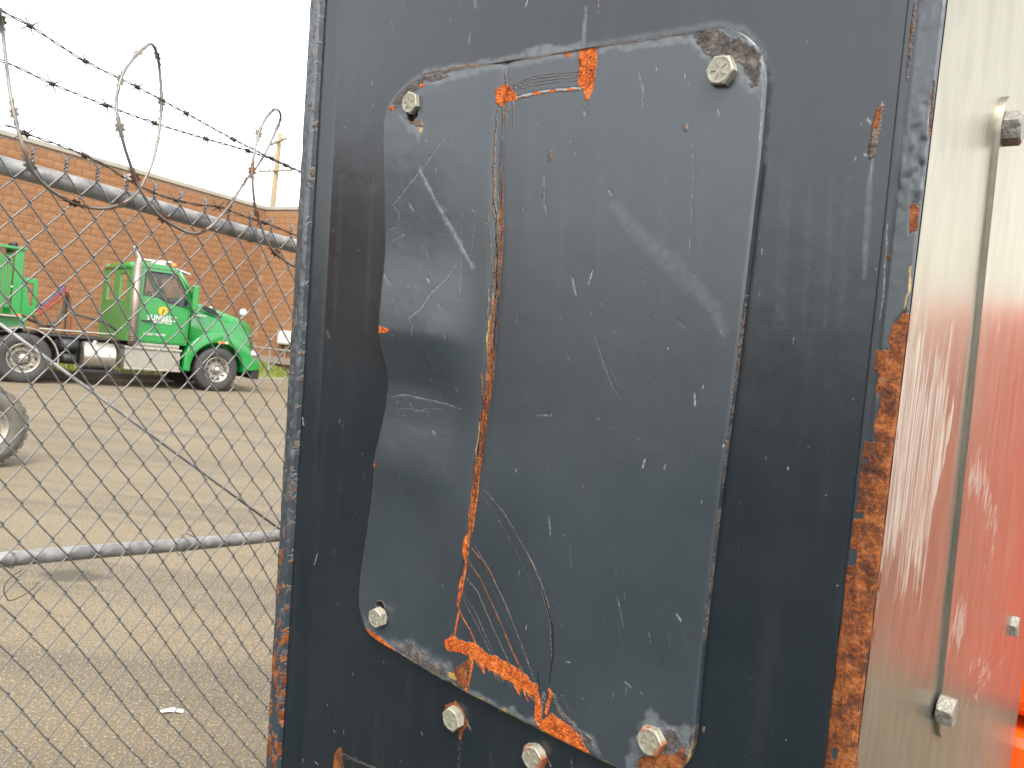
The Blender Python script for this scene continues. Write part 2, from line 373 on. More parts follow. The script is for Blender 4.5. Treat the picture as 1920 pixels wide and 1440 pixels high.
# kerb line parallel to the wall
kn = kc @ wnrm
def kpt(s, off, z): p = wd*s + wnrm*(kn+off); return (p[0], p[1], z)
kp = [(0.0, 0.0), (0.02, .16), (-.14, .17), (-.16, 0)]
ks = np.arange(-6, 60, 3.0)
for i in range(len(ks)-1):
    a, b = ks[i]+.006, ks[i+1]-.006
    prof = [(0.0, -.02), (-.015, .145), (-.04, .165), (-.15, .165), (-.15, -.02)]
    o = obj('kerb', loft([[kpt(s, q, z) for q, z in prof] for s in (a, b)]), M_CONC)
    tag(o, kind='structure')
WOFF = -3.3                                    # wall line behind the kerb
BERM = .62
vg = [];
nsx, nso = 34, 8
for i in range(nsx):
    for j in range(nso):
        q = -.15 + (WOFF-.2+.15)*j/(nso-1); t_ = j/(nso-1)
        z = .13 + (BERM-.13)*(t_*t_*(3-2*t_)) + .03*math.sin(i*1.7+j)
        vg.append(kpt(-6+66*i/(nsx-1), q, z))
vf = (vg, [(i*nso+j, i*nso+j+1, (i+1)*nso+j+1, (i+1)*nso+j) for i in range(nsx-1) for j in range(nso-1)])
tag(obj('verge', vf, M_SOIL, smooth=True), kind='structure')
gv, gf = [], []
for i in range(26000):
    s = random.uniform(8, 34); t_ = random.random(); q = -.2+(WOFF+.1)*t_
    z = .12+(BERM-.13)*(t_*t_*(3-2*t_)); b = np.array(kpt(s, q, z)); h = random.uniform(.05, .12); a = random.uniform(0, 6.28)
    dx = np.array([math.cos(a), math.sin(a), 0])*.012; k = len(gv)
    lean = np.array([random.gauss(0, .03), random.gauss(0, .03), h])
    gv += [b-dx, b+dx, b+lean]; gf.append((k, k+1, k+2))
tag(obj('grass', (gv, gf), M_GRASS), 'bright yellow green grass strip between kerb and block wall', 'grass', kind='stuff')

# ---- unseen dark weedy ground behind the camera, added to darken the panel's reflections
M_DARKGND = simple('reflected_dark_ground', (.038, .046, .038), .95, 0, .45, 9, .8, 50, coord='Pos')
lw_ = [(-30.0, 14.0), (-1.75, .85), (0.0, .8), (.6, .2), (7.5, -5.0), (9.0, -30.0), (-24.9, -30.0)]
tag(obj('unseen_dark_ground', ([(x, y, .004) for x, y in lw_], [tuple(range(len(lw_)))]), M_DARKGND), kind='structure')
# ---- block building
wall_n = kn+WOFF
def wall_s(px):  # run coordinate where an image column meets the wall plane at a given height
    P = on_plane(px[0], px[1], wnrm*wall_n, wnrm); return P @ wd, P[2]
sc_, zc_ = wall_s((497, 391)); s0_, z0_ = wall_s((0, 244))
HB = (zc_+z0_)/2
S0 = s0_-28.0
BLD = empty('block_building', loc=tuple(wd*S0 + wnrm*wall_n))
tag(BLD, 'long tan split-face block building with pale metal roof edge behind the truck', 'building')
def frame_matrix(o, a, b, c):
    return Matrix(((a[0], b[0], c[0], o[0]), (a[1], b[1], c[1], o[1]), (a[2], b[2], c[2], o[2]), (0, 0, 0, 1)))
blk_meshes = []
for k in range(6):
    r2 = random.Random(k)
    nx_, nz_ = 6, 3; v = []
    for j in range(nz_+1):
        for i in range(nx_+1):
            edge = i in (0, nx_) or j in (0, nz_)
            v.append((.392*i/nx_, -(.012 if edge else .014+r2.uniform(-.002, .006)), .192*j/nz_))
    f = [(j*(nx_+1)+i, j*(nx_+1)+i+1, (j+1)*(nx_+1)+i+1, (j+1)*(nx_+1)+i) for j in range(nz_) for i in range(nx_)]
    ring = [i for i in range(nx_)] + [j*(nx_+1)+nx_ for j in range(nz_)] + [nz_*(nx_+1)+i for i in range(nx_, 0, -1)] + [j*(nx_+1) for j in range(nz_, 0, -1)]
    n0 = len(v); v += [(v[q][0], .01, v[q][2]) for q in ring]
    f += [(ring[q], n0+q, n0+(q+1) % len(ring), ring[(q+1) % len(ring)]) for q in range(len(ring))]
    me = bpy.data.meshes.new('block'); me.from_pydata(v, [], f); me.update(); me.materials.append(M_BLOCK); blk_meshes.append((me, v, f))
def build_wall(P0, run, outn, length, H, zlow, single):
    inn = -outn
    M4 = frame_matrix(P0, run, inn, np.array([0, 0, 1.]))
    w = obj('wall', box(0, length, 0, .3, 0, H), M_MORTAR, BLD); w.matrix_parent_inverse = Matrix(); w.matrix_local = BLD.matrix_world.inverted() @ M4
    cand = []
    for j in range(int(H/.2)):
        z = j*.2+.004
        if z < zlow-.25: continue
        for i in range(-1, int(length/.4)+1):
            x = i*.4 + (.2 if j % 2 else 0)+.004
            if x < 0 or x+.392 > length: continue
            P = P0 + run*(x+.2) + np.array([0, 0, z+.1]); pr = proj(P)
            vis = pr[2] > 0 and -30 < pr[0] < 560 and -30 < pr[1] < 720
            cand.append((0 if vis else 1, pr[2], x, z))
    cand.sort(); one, rest = cand[:single], cand[single:]
    for q, (_, _, x, z) in enumerate(one):
        b = bpy.data.objects.new('block', random.choice(blk_meshes)[0]); COL.objects.link(b); b.parent = w; b.location = (x, -random.uniform(0, .006), z)
    V, Fc = [], []
    for (_, _, x, z) in rest:
        _, v, f = random.choice(blk_meshes); k = len(V); V += [(a+x, b, c+z) for a, b, c in v]; Fc += [tuple(i+k for i in q) for q in f]
    if V:
        ff = obj('block_field', (V, Fc), M_BLOCK, w); tag(ff, kind='stuff')
    cp = obj('coping', loft([[(x, -.05, H-.07), (x, -.055, H+.05), (x, .34, H+.07), (x, .34, H-.02), (x, -.035, H-.02)] for x in (-.02, length+.02)]), M_COPE, BLD)
    cp.matrix_local = BLD.matrix_world.inverted() @ M4
    return w, M4
LW = sc_-S0
Pw = wd*S0 + wnrm*wall_n
build_wall(Pw, wd, wnrm, LW+.28, HB, BERM, 240)
Pc = wd*sc_ + wnrm*wall_n
w2, M2 = build_wall(Pc+wnrm*0.02, wnrm, -wd, 9.0, HB-.006, BERM, 50)
# footing strip, handrail and white meter box on the return wall
def on_ret(px, py): return on_plane(px, py, Pc-wd*.03, wd)
fo = obj('footing', box(0, 9, -.12, -.0, BERM-.1, BERM+.12), M_CONC, BLD); fo.matrix_local = BLD.matrix_world.inverted() @ M2
bp = on_ret(535, 633); e = empty('meter_box', loc=tuple(bp-np.array([0, 0, .0]))); tag(e, 'small white meter box fixed on the block wall above the grass', 'box')
bx_ = (bp-Pc) @ wnrm
e.matrix_world = frame_matrix(bp, wnrm, wd, np.array([0, 0, 1.]))
obj('case', box(-.16, .45, -.22, .03, -.24, .24), M_WHITE, e, bevel=.02); obj('door', box(-.12, .41, -.235, -.221, -.2, .2), M_WHITE, e, bevel=.006)
obj('conduit', tube([(.1, -.05, -.24), (.1, -.05, -.9)], .03, 8), M_ALU, e)
ra, rb = on_ret(494, 651)-wd*.9, on_ret(541, 657)-wd*.9
e = empty('handrail', loc=(ra[0], ra[1], BERM-.1)); tag(e, 'thin grey pipe handrail standing on the grass before the wall', 'railing')
L0 = np.array([ra[0], ra[1], BERM-.1]); rb2 = ra+(rb-ra)*3.0; rb2[2] = ra[2]; ra2 = ra.copy()
obj('rail', tube([ra2-L0, rb2-L0], .035, 8), M_GALV, e)
for t_ in (0.02, .35, .68, .98):
    p = ra2+(rb2-ra2)*t_-L0; obj('post', tube([p, (p[0], p[1], -.25)], .03, 8), M_GALV, e)

# ---- utility pole beyond the building
pr_ = ray(510, 392); pr_ = pr_/np.linalg.norm(pr_[:2]); PD = 44.0
pb = np.array([pr_[0]*PD, pr_[1]*PD, 0]); rt = ray(525, 250); rt = rt/np.linalg.norm(rt[:2]); ptop = rt[2]*PD+CAMH
e = empty('utility_pole', loc=tuple(pb)); tag(e, 'tall bare timber utility pole with two crossarms beyond the roof', 'pole')
obj('pole', tube([(0, 0, -.5), (.0, 0, ptop*.5), (.06, 0, ptop)], [.2, .17, .13], 12), M_POLE, e, True)
for zz, hl, az in ((ptop-.5, 1.15, .9), (ptop-2.05, 1.2, .5)):
    d = np.array([math.cos(az), -math.sin(az), 0]); a = -d*hl+np.array([.05, -.16, zz]); b = d*hl+np.array([.05, -.16, zz])
    ca = obj('crossarm', tube([a, b], .055, 6), M_POLE, e)
    for t_ in (.03, .3, .7, .97):
        p = a+(b-a)*t_; obj('insulator', tube([p+np.array([0, 0, .05]), p+np.array([0, 0, .12]), p+np.array([0, 0, .2])], [.03, .07, .03], 8), M_INSUL, ca)

# ================================================================== THE MACHINE (black panel, cover plate, steel side)
Vc = -nz((-1597, 20380, 1443)); Uc = nz((1819, 336, -1443))
_u, _s, _vt = np.linalg.svd(np.array([Uc, Vc, np.cross(Uc, Vc)]).T)
MR = CM @ (_u @ _vt); AU, AV, AW = MR.T
MO = CC + ray(1050, 740)*.63                                  # middle of the cover plate
VB = -MO[2]/AV[2]                                             # local height of the ground
MB = MO + AV*VB                                               # base of the machine
MACH = empty('machine', Matrix(((AU[0], AV[0], AW[0], MB[0]), (AU[1], AV[1], AW[1], MB[1]), (AU[2], AV[2], AW[2], MB[2]), (0, 0, 0, 1))))
tag(MACH, 'machine body with black panel, dented bolted cover plate, rusty edge and bare steel side', 'machine')
def uv(px, py, w=0.0):
    P = on_plane(px, py, MO+AW*w, AW)-MO; return np.array([P @ AU, P @ AV])
def L3(U, V, W): return np.stack(np.broadcast_arrays(U, np.asarray(V)-VB, W), -1).astype(float)   # local coords (base at ground)
class Paint:
    """rasterises wear that has its own shape on a sheet's vertices"""
    NAMES = ('rust', 'brown', 'pit', 'scuff', 'tan', 'dark', 'chalk', 'yellow')
    def __init__(s, U, V, w, conv=None):
        s.U, s.V, s.w = U, V, w; s.a = {k: np.zeros(U.shape) for k in s.NAMES}; s.conv = conv or (lambda x, y: uv(x, y, w))
        s.n1 = fbm(U*60, V*60, 3); s.n2 = fbm(U*240, V*240, 9, 3)
    def sc(s, x, y): return np.linalg.norm(s.conv(x, y+2)-s.conv(x, y))/2
    def stroke(s, pts, wpx, val=1., layer='scuff', soft=.5, taper=0., wob=0.):
        P = np.array([s.conv(*p) for p in pts]); wpx = wpx*(.78 if layer == 'scuff' else 1.); val = val*(.85 if layer == 'scuff' else 1.); w = wpx*.5*s.sc(*pts[len(pts)//2]); m = 3*w+.004
        sel = (s.U > P[:, 0].min()-m) & (s.U < P[:, 0].max()+m) & (s.V > P[:, 1].min()-m) & (s.V < P[:, 1].max()+m)
        if not sel.any(): return
        X = np.stack([s.U[sel], s.V[sel]], -1)
        if wob: X = X + (np.stack([s.n1[sel], s.n2[sel]], -1)-.5)*wob*w*2
        best = np.full(len(X), 9.); pos = np.zeros(len(X)); Ls = np.linalg.norm(np.diff(P, axis=0), axis=1); tot = Ls.sum()+1e-9; acc = 0
        for i in range(len(P)-1):
            d = P[i+1]-P[i]; t = np.clip(((X-P[i]) @ d)/(d @ d+1e-12), 0, 1); dd = np.linalg.norm(X-P[i]-t[:, None]*d, axis=1)
            k = dd < best; best[k] = dd[k]; pos[k] = (acc+t[k]*Ls[i])/tot; acc += Ls[i]
        ww = w*(1-taper*np.abs(2*pos-1)**2); f = val*(1-sstep(ww*(1-soft), ww*(1+soft)+1e-6, best))
        s.a[layer][sel] = np.maximum(s.a[layer][sel], f)
    def poly(s, pts, val=1., layer='rust', rag=6., edge=3., streak=0.):
        """ragged filled shape (rag, edge in photo pixels)"""
        P = np.array([s.conv(*p) for p in pts]); k = s.sc(*pts[0]); m = rag*k*2+.002+streak
        sel = (s.U > P[:, 0].min()-m) & (s.U < P[:, 0].max()+m) & (s.V > P[:, 1].min()-m) & (s.V < P[:, 1].max()+m)
        if not sel.any(): return
        X = np.stack([s.U[sel], s.V[sel]], -1) + (np.stack([s.n1[sel], fbm(s.U[sel]*85+7, s.V[sel]*85, 21)], -1)-.5)*rag*k*2.6 + (s.n2[sel]-.5)[:, None]*rag*k*.8
        if streak: X[:, 1] += (fbm(s.U[sel]*260, s.U[sel]*0+5, 91, 3)-.5)*streak + (vnoise(s.U[sel]*900, s.U[sel]*0, 93)-.5)*streak*.6; m = m+streak
        ins = np.zeros(len(X), bool); best = np.full(len(X), 9.)
        for i in range(len(P)):
            a, b = P[i], P[(i+1) % len(P)]; d = b-a
            c = ((a[1] > X[:, 1]) != (b[1] > X[:, 1])) & (X[:, 0] < (b[0]-a[0])*(X[:, 1]-a[1])/(b[1]-a[1]+1e-12)+a[0]); ins ^= c
            t = np.clip(((X-a) @ d)/(d @ d+1e-12), 0, 1); best = np.minimum(best, np.linalg.norm(X-a-t[:, None]*d, axis=1))
        sd = np.where(ins, best, -best); f = val*sstep(-edge*k, edge*k, sd)
        s.a[layer][sel] = np.maximum(s.a[layer][sel], f)
    def flecks(s, n, box_, seed, vmax=.8, lmax=16, layer='scuff', ang=(70, 110)):
        r = random.Random(seed)
        for _ in range(n):
            x, y = r.uniform(box_[0], box_[2]), r.uniform(box_[1], box_[3]); l = r.uniform(1.2, lmax)*r.random()**1.5; a = math.radians(r.uniform(*ang))
            s.stroke([(x, y), (x+l*math.cos(a), y+l*math.sin(a))], r.uniform(1.6, 3.6), r.uniform(.45, vmax+.3), layer, .6, .5)

# lines of the panel in local coordinates: u as a function of height
def ufit(p0, p1, w=0.):
    a, b = uv(*p0, w), uv(*p1, w); return lambda v: a[0] + (np.asarray(v)-a[1])*(b[0]-a[0])/(b[1]-a[1])
WL = .012                                                     # how far the left lip stands proud
u_lip0 = ufit((578, 0), (495, 1440), WL); u_lip1 = ufit((597, 0), (515, 1440), WL)
u_str1 = ufit((641, 0), (565, 1440), 0.)
u_cre = ufit((1702, 0), (1545, 1440), 0.); WF = .0032
u_fl0 = ufit((1722, 0), (1562, 1440), WF); u_fl1 = ufit((1773, 0), (1601, 1440), WF)
V0, V1 = -.53, .46

# ---- main black panel
nr, nc = 740, 420
vv = np.linspace(V0, V1, nr)[:, None]; sx = np.linspace(0, 1, nc)[None, :]
Up = u_str1(vv)*(1-sx)+u_cre(vv)*sx; Vp = vv+0*sx
pa = Paint(Up, Vp, 0.)
Wp = .0009*(fbm(Up*9, Vp*9, 5)-.5) + .00035*(fbm(Up*55, Vp*22, 6)-.5)
# pale overspray halo round the cover plate's top edge and corner
pa.poly([(740, 190), (765, 152), (800, 128), (940, 104), (1090, 80), (1090, 92), (940, 118), (800, 140), (770, 160)], .85, 'chalk', 5, 8)
pa.poly([(985, 92), (1010, 84), (1060, 84), (1090, 80), (1100, 94), (1000, 112)], .9, 'chalk', 6, 6)
pa.stroke([(1090, 88), (1300, 52), (1350, 44), (1395, 54), (1428, 88), (1446, 140), (1440, 230), (1434, 300)], 16, .55, 'chalk', .9)
pa.stroke([(790, 140), (840, 130), (900, 120)], 7, .8, 'tan', .8)
pa.stroke([(1350, 50), (1400, 60), (1432, 100), (1442, 150)], 4, .5, 'tan', .8)
for pts, w_, vl in [([(1098, 14), (1096, 50), (1094, 92)], 10, .8), ([(1120, 0), (1122, 30)], 7, .45), ([(861, 0), (860, 34)], 14, .35),
                    ([(890, 0), (892, 14)], 9, .7), ([(990, 0), (984, 15)], 5, .9), ([(882, 62), (878, 84)], 4, .8), ([(733, 35), (737, 55)], 5, .55),
                    ([(753, 0), (758, 16)], 4, .6), ([(735, 60), (737, 75)], 3, .4), ([(690, 178), (696, 205)], 3, .5), ([(612, 620), (618, 634)], 9, .55),
                    ([(646, 238), (647, 242)], 4, .7), ([(640, 910), (638, 930)], 3, .5), ([(596, 1037), (589, 1060)], 4, .8), ([(626, 1028), (627, 1038)], 3, .6),
                    ([(641, 1110), (640, 1130)], 4, .4), ([(678, 560), (650, 600), (630, 660), (622, 740)], 2, .35), ([(665, 300), (662, 420), (660, 520)], 2, .25),
                    ([(918, 1400), (922, 1440)], 6, .4), ([(1071, 1424), (1074, 1440)], 7, .5), ([(791, 1373), (792, 1378)], 4, .9), ([(590, 1428), (597, 1434)], 5, .8),
                    ([(1372, 985), (1395, 1015), (1425, 1035)], 2, .3), ([(1388, 1018), (1381, 1036)], 4, .4), ([(1386, 1070), (1384, 1080)], 5, .35), ([(1505, 175), (1508, 190)], 8, .3),
                    ([(653, 1320), (652, 1345)], 3, .35), ([(591, 1305), (592, 1330)], 3, .3), ([(644, 1395), (645, 1420)], 4, .25)]:
    pa.stroke(pts, w_, vl, 'scuff' if w_ < 8 else 'chalk', .7, .3)
pa.stroke([(1097, 22), (1096, 34)], 5, .8, 'tan', .7); pa.stroke([(1121, 0), (1121, 14)], 5, .8, 'tan', .7); pa.stroke([(861, 0), (862, 32)], 9, .35, 'tan', .9)
# stain near the right side
pa.poly([(1651, 190), (1653, 205), (1648, 240), (1640, 290), (1628, 300), (1632, 250), (1640, 210)], .9, 'tan', 3, 3)
pa.poly([(1648, 198), (1650, 210), (1645, 238), (1634, 240), (1638, 216)], .8, 'brown', 4, 3)
pa.stroke([(1626, 222), (1633, 232)], 7, .8); pa.stroke([(1620, 290), (1633, 292)], 8, .7); pa.stroke([(1603, 292), (1604, 302)], 3, .7); pa.stroke([(1614, 233), (1615, 238)], 3, .7)
pa.stroke([(1636, 300), (1630, 350), (1626, 420), (1620, 520)], 14, .6, 'chalk', .9, .3); pa.stroke([(1644, 255), (1637, 300), (1632, 340)], 5, .6)
for x in (1590, 1560, 1470, 1520, 1480, 640, 700): pa.stroke([(x, 330), (x-14, 620)], 22, .28, 'chalk', .9, .5)
pa.stroke([(1319, 1365), (1318, 1372)], 7, .7, 'tan', .6)
# rust round the two lower bolts, with runs below them
for (bx0, by0) in ((848, 1348), (1000, 1420)):
    pa.poly([(bx0-12, by0-24), (bx0+6, by0-30), (bx0+22, by0-12), (bx0+27, by0+8), (bx0+18, by0+24), (bx0-2, by0+20), (bx0-16, by0)], 1., 'brown', 6, 4)
    pa.stroke([(bx0+16, by0+16), (bx0+14, by0+36)], 9, .9, 'brown', .6, .3, .6); pa.stroke([(bx0+15, by0+30), (bx0+12, by0+90)], 15, .33, 'tan', .9)
    pa.stroke([(bx0+26, by0+2), (bx0+34, by0+22)], 7, .6, 'tan', .7, .3, .6)
pa.poly([(636, 1402), (641, 1403), (644, 1425), (648, 1450), (624, 1450), (628, 1415)], 1., 'brown', 4, 2)
pa.stroke([(640, 1412), (668, 1426), (705, 1442)], 6, .5, 'tan', .7); pa.stroke([(645, 1420), (680, 1432), (720, 1446)], 2.5, .6, 'scuff', .7)
pa.flecks(150, (600, 0, 1690, 560), 5, .8, 14); pa.flecks(95, (520, 560, 720, 1440), 6, .6, 18); pa.flecks(70, (1300, 300, 1640, 1440), 7, .6, 10); pa.flecks(45, (700, 1200, 1500, 1440), 8, .55, 16)
pa.flecks(40, (600, 0, 1690, 900), 15, .5, 60, 'scuff', (80, 100))
grid_obj('panel', L3(Up, Vp, Wp), pa.a, M_PAINT, MACH)

# ---- left lip: worn outer bar, its inner wall, the shallow inner strip
nr2 = 620; v2 = np.linspace(V0, V1, nr2)[:, None]
def strip(name, cols, seed, painter=None, rough=0.0, skirt=None):
    U = np.concatenate([c[0](v2) if callable(c[0]) else np.full_like(v2, c[0]) for c in cols], 1); W = np.concatenate([np.full_like(v2, c[1]) for c in cols], 1)
    k = np.arange(len(cols)); kk = np.linspace(0, len(cols)-1, (len(cols)-1)*6+1)
    U = np.stack([np.interp(kk, k, r) for r in U]); W = np.stack([np.interp(kk, k, r) for r in W]); V = v2+0*U
    if rough:
        W = W+rough*(fbm(U*150, V*70, seed)-.5); U = U+.6*rough*(fbm(U*90+3, V*55, seed+4)-.5)
    p = Paint(U, V, cols[len(cols)//2][1])
    if painter: painter(p)
    return grid_obj(name, L3(U, V, W), p.a, M_PLATE if name == 'edge_lip' else M_PAINT, MACH)
def lip_paint(p):
    t = sstep(-.05, -.5, p.V); n = .5*fbm(p.U*120, p.V*34, 31, 5)+.5*fbm(p.U*300, p.V*150, 35, 3); n2 = .6*fbm(p.U*200, p.V*70, 33, 5)+.4*fbm(p.U*420, p.V*260, 37, 3)
    p.a['chalk'] = .55*sstep(.40, .62, n)*(1-.5*t); p.a['pit'] = np.clip(sstep(.50, .66, n+.08*t)*.6, 0, 1)
    p.a['tan'] = sstep(.58, .70, n2+.06*t)*.7; p.a['brown'] = np.clip(sstep(.53, .60, n2*.5+n*.5+.07*t-.02), 0, 1)*sstep(.05, -.4, p.V)
    p.a['rust'] = .7*sstep(.56, .63, n+.05*t)*sstep(-.28, -.5, p.V)
off = lambda f, d: (lambda v: f(v)+d)
strip('edge_lip', [(off(u_lip0, .002), -.012), (off(u_lip0, .0), .004), (off(u_lip0, .001), WL-.003), (off(u_lip0, .004), WL), (off(u_lip1, -.003), WL), (off(u_lip1, .0), WL-.002), (off(u_lip1, .0015), .0045)], 41, lip_paint, .0016)
def strip_paint(p):
    p.flecks(14, (560, 0, 640, 1440), 12, .5, 18); p.stroke([(566, 785), (567, 797)], 5, .7); p.stroke([(572, 783), (573, 796)], 5, .8)
strip('inner_strip', [(off(u_lip1, .0014), .0046), (off(u_lip1, .006), .0042), (off(u_str1, -.004), .0012), (off(u_str1, .0005), -.0006)], 43, strip_paint, .0002)
# ---- right flange
def fl_paint(p):
    A = [(1697, 582), (1690, 590), (1675, 610), (1668, 630), (1668, 655), (1641, 660), (1637, 690), (1650, 702), (1640, 725), (1652, 742), (1648, 770), (1640, 800), (1641, 815), (1645, 828), (1620, 826),
         (1617, 860), (1612, 880), (1606, 950), (1598, 1000), (1588, 1070), (1580, 1120), (1572, 1180), (1562, 1250), (1552, 1320), (1545, 1380), (1536, 1460), (1640, 1470), (1660, 1100), (1700, 800), (1715, 590)]
    p.poly(A, 1., 'brown', 5, 1.5)
    for hole in ([(1604, 960), (1622, 962), (1618, 975), (1600, 974)], [(1592, 1030), (1608, 1032), (1606, 1062), (1590, 1066)], [(1618, 862), (1632, 858), (1628, 868), (1616, 870)], [(1560, 1405), (1572, 1402), (1570, 1425), (1558, 1428)]):
        q = {k: p.a[k].copy() for k in p.a}; p.a['dark'][:] = 0; p.poly(hole, 1., 'dark', 5, 1.5); m = p.a['dark']; p.a = q; p.a['brown'] *= 1-m
    p.poly([(1708, 386), (1716, 384), (1726, 388), (1722, 432), (1706, 436), (1708, 410)], .95, 'brown', 3, 2)
    p.stroke([(1716, 0), (1706, 100), (1699, 150)], 8, .62, 'tan', .6, .5, .5); p.stroke([(1712, 10), (1703, 90)], 5, .5, 'brown', .8, .5)
    p.stroke([(1690, 170), (1686, 260), (1680, 300)], 6, .4, 'chalk', .9)
    p.stroke([(1664, 420), (1662, 460), (1658, 500), (1655, 560), (1648, 600)], 6, .7, 'scuff', .8, .3, 1.); p.poly([(1663, 478), (1670, 476), (1671, 486), (1664, 488)], .9, 'brown', 2, 2)
    for (a, b) in ((500, 580), (560, 830), (830, 1000), (1000, 1440)):
        x0 = 1770-(a/1440)*170; x1 = 1770-(b/1440)*170; p.stroke([(x0-6, a), (x1-6, b)], 5, .7 if a < 560 else .42, 'yellow', .9, 0, 4.)
    p.stroke([(1750, 150), (1740, 260)], 5, .5, 'brown', .7, 0, 2)
    for (y0, y1, k) in ((0, 30, .6), (95, 205, 1.), (480, 490, .6)):
        for q in range(int(9*k*(y1-y0)/30)):
            y = random.uniform(y0, y1); x = 1724+45*random.random()-(y/1440)*165; l = random.uniform(6, 16); a = random.uniform(-.9, .2)
            p.stroke([(x, y), (x+l*math.cos(a), y+l*math.sin(a))], random.uniform(2, 4), .45, 'chalk', .8, .4, 1.5)
    p.flecks(25, (1600, 0, 1740, 800), 19, .6, 8)
def flange(name, cols, seed):
    kk = np.linspace(0, 1, 40); U = []; W = []
    us = [c[0](v2)[:, 0] for c in cols]; ws = [c[1] for c in cols]; n = len(cols); k = np.linspace(0, n-1, 58)
    U = np.stack([np.interp(k, np.arange(n), [u[i] for u in us]) for i in range(nr2)]); W = np.tile(np.interp(k, np.arange(n), ws), (nr2, 1)); V = v2+0*U
    p = Paint(U, V, WF); fl_paint(p)
    rough_zone = sstep(.12, .17, V)*(1-sstep(.205, .22, V)) + sstep(.235, .27, V)*.8 + .15
    face = sstep(0, 6, np.arange(58)-18.)*1.0
    p.a['chalk'] = np.maximum(p.a['chalk'], .45*face*rough_zone*fbm(U*220, V*160, 59, 4))
    W = W + (.0019*(fbm(U*170, V*140, 51, 5)-.5)*rough_zone*face) + p.a['brown']*(.0032*(fbm(U*150, V*110, 53, 4)-.45)-.0006)*face + .0006*(fbm(U*60, V*20, 55)-.5)
    U = U + np.where(np.arange(58) > 50, .0022*(fbm(V*60, V*0+3, 57)-.5)*sstep(.12, -.1, V), 0)
    return grid_obj(name, L3(U, V, W), p.a, M_PLATE, MACH)
flange('rusty_flange', [(off(u_cre, -.0004), -.0005), (off(u_cre, .0012), .001), (off(u_fl0, -.001), WF-.001), (off(u_fl0, .0012), WF), (off(u_fl1, -.006), WF), (off(u_fl1, -.0012), WF), (off(u_fl1, .0), WF-.0008), (off(u_fl1, .0006), -.004)], 47)

# ---- cover plate: outline traced round the plate, bent left flap, real thickness
WP = .0065
OUT = [(722, 245), (724, 222), (732, 196), (748, 170), (772, 149), (800, 138), (940, 115), (1090, 91), (1200, 74), (1300, 59), (1332, 55), (1362, 53), (1392, 62), (1416, 82), (1430, 108), (1437, 140), (1436, 175),
       (1425, 300), (1413, 400), (1390, 600), (1372, 750), (1352, 900), (1335, 1050), (1318, 1200), (1308, 1300), (1303, 1362), (1298, 1402), (1288, 1430), (1270, 1449), (1245, 1462), (1215, 1464), (1185, 1452),
       (1120, 1423), (1060, 1394), (1000, 1364), (930, 1328), (860, 1291), (800, 1257), (745, 1224), (712, 1206), (694, 1193), (681, 1178), (672, 1156), (667, 1125), (670, 1072), (680, 1000), (690, 930), (700, 862), (711, 790), (718, 748), (722, 690), (722, 500)]
Po = np.array([uv(x, y, WP) for x, y in OUT])
Pd = catmull(np.vstack([Po, Po[:1]]), 5)
vmin, vmax = Pd[:, 1].min()+2e-5, Pd[:, 1].max()-2e-5
cut = np.concatenate([np.linspace(0, .035, 70), np.linspace(.036, .964, 600), np.linspace(.965, 1, 70)]); vr = vmin+(vmax-vmin)*cut
uL, uR = [], []
for v in vr:
    a, b = Pd[:-1], Pd[1:]; k = (a[:, 1] > v) != (b[:, 1] > v); x = a[k, 0]+(v-a[k, 1])*(b[k, 0]-a[k, 0])/(b[k, 1]-a[k, 1]); uL.append(x.min()); uR.append(x.max())
uL, uR = np.array(uL), np.array(uR); ncp = 430
ss = np.linspace(0, 1, ncp)[None, :]; Uc_ = uL[:, None]*(1-ss)+uR[:, None]*ss; Vc_ = vr[:, None]+0*ss
pc = Paint(Uc_, Vc_, WP)
CRE = [(946, 150), (938, 200), (932, 260), (931, 330), (933, 400), (931, 480), (927, 550), (921, 630), (916, 700), (910, 760), (903, 820), (893, 880), (885, 950), (877, 1010), (868, 1065), (860, 1125), (850, 1195), (845, 1300)]
Cp = np.array([uv(x, y, WP) for x, y in CRE]); ucre = np.interp(Vc_[:, 0], Cp[::-1, 1], Cp[::-1, 0])[:, None]
dl = ucre-Uc_                                                   # distance to the left of the crease
flap = sstep(.004, .075, dl)
ytab = [150, 260, 330, 410, 455, 490, 520, 585, 612, 632, 690, 728, 748, 790, 840, 868, 890, 950, 985, 1020, 1090, 1160, 1260]
stab = [0, .0, .05, .07, .02, -.06, -.11, -.10, -.02, .28, .38, .26, -.05, -.12, -.08, .02, .18, .19, .08, -.03, -.05, -.02, 0]
yv = np.array([uv(740, y, WP)[1] for y in ytab]); slope = np.interp(Vc_[:, 0], yv[::-1], np.array(stab)[::-1])
slope -= slope.mean()*0; dv = np.gradient(Vc_[:, 0]); wav = np.cumsum(slope*dv); lin = np.linspace(0, wav[-1], len(wav)); wav = (wav-lin)
band = wav[:, None]*flap
crease_dip = -.0016*np.exp(-(dl/.006)**2) - .0003*np.exp(-((dl+.012)/.012)**2)
Wc = WP + band + crease_dip + .0006*(fbm(Uc_*12, Vc_*12, 61)-.5) + .0010*flap*(fbm(Uc_*22, Vc_*22, 63)-.5)
# bowed bottom strip between rust band and lower edge, rounded rim
edge_d = np.minimum.reduce([Uc_-uL[:, None], uR[:, None]-Uc_, Vc_-vmin, vmax-Vc_]); Wc -= .0009*(1-sstep(0, .0022, edge_d))
A = pc
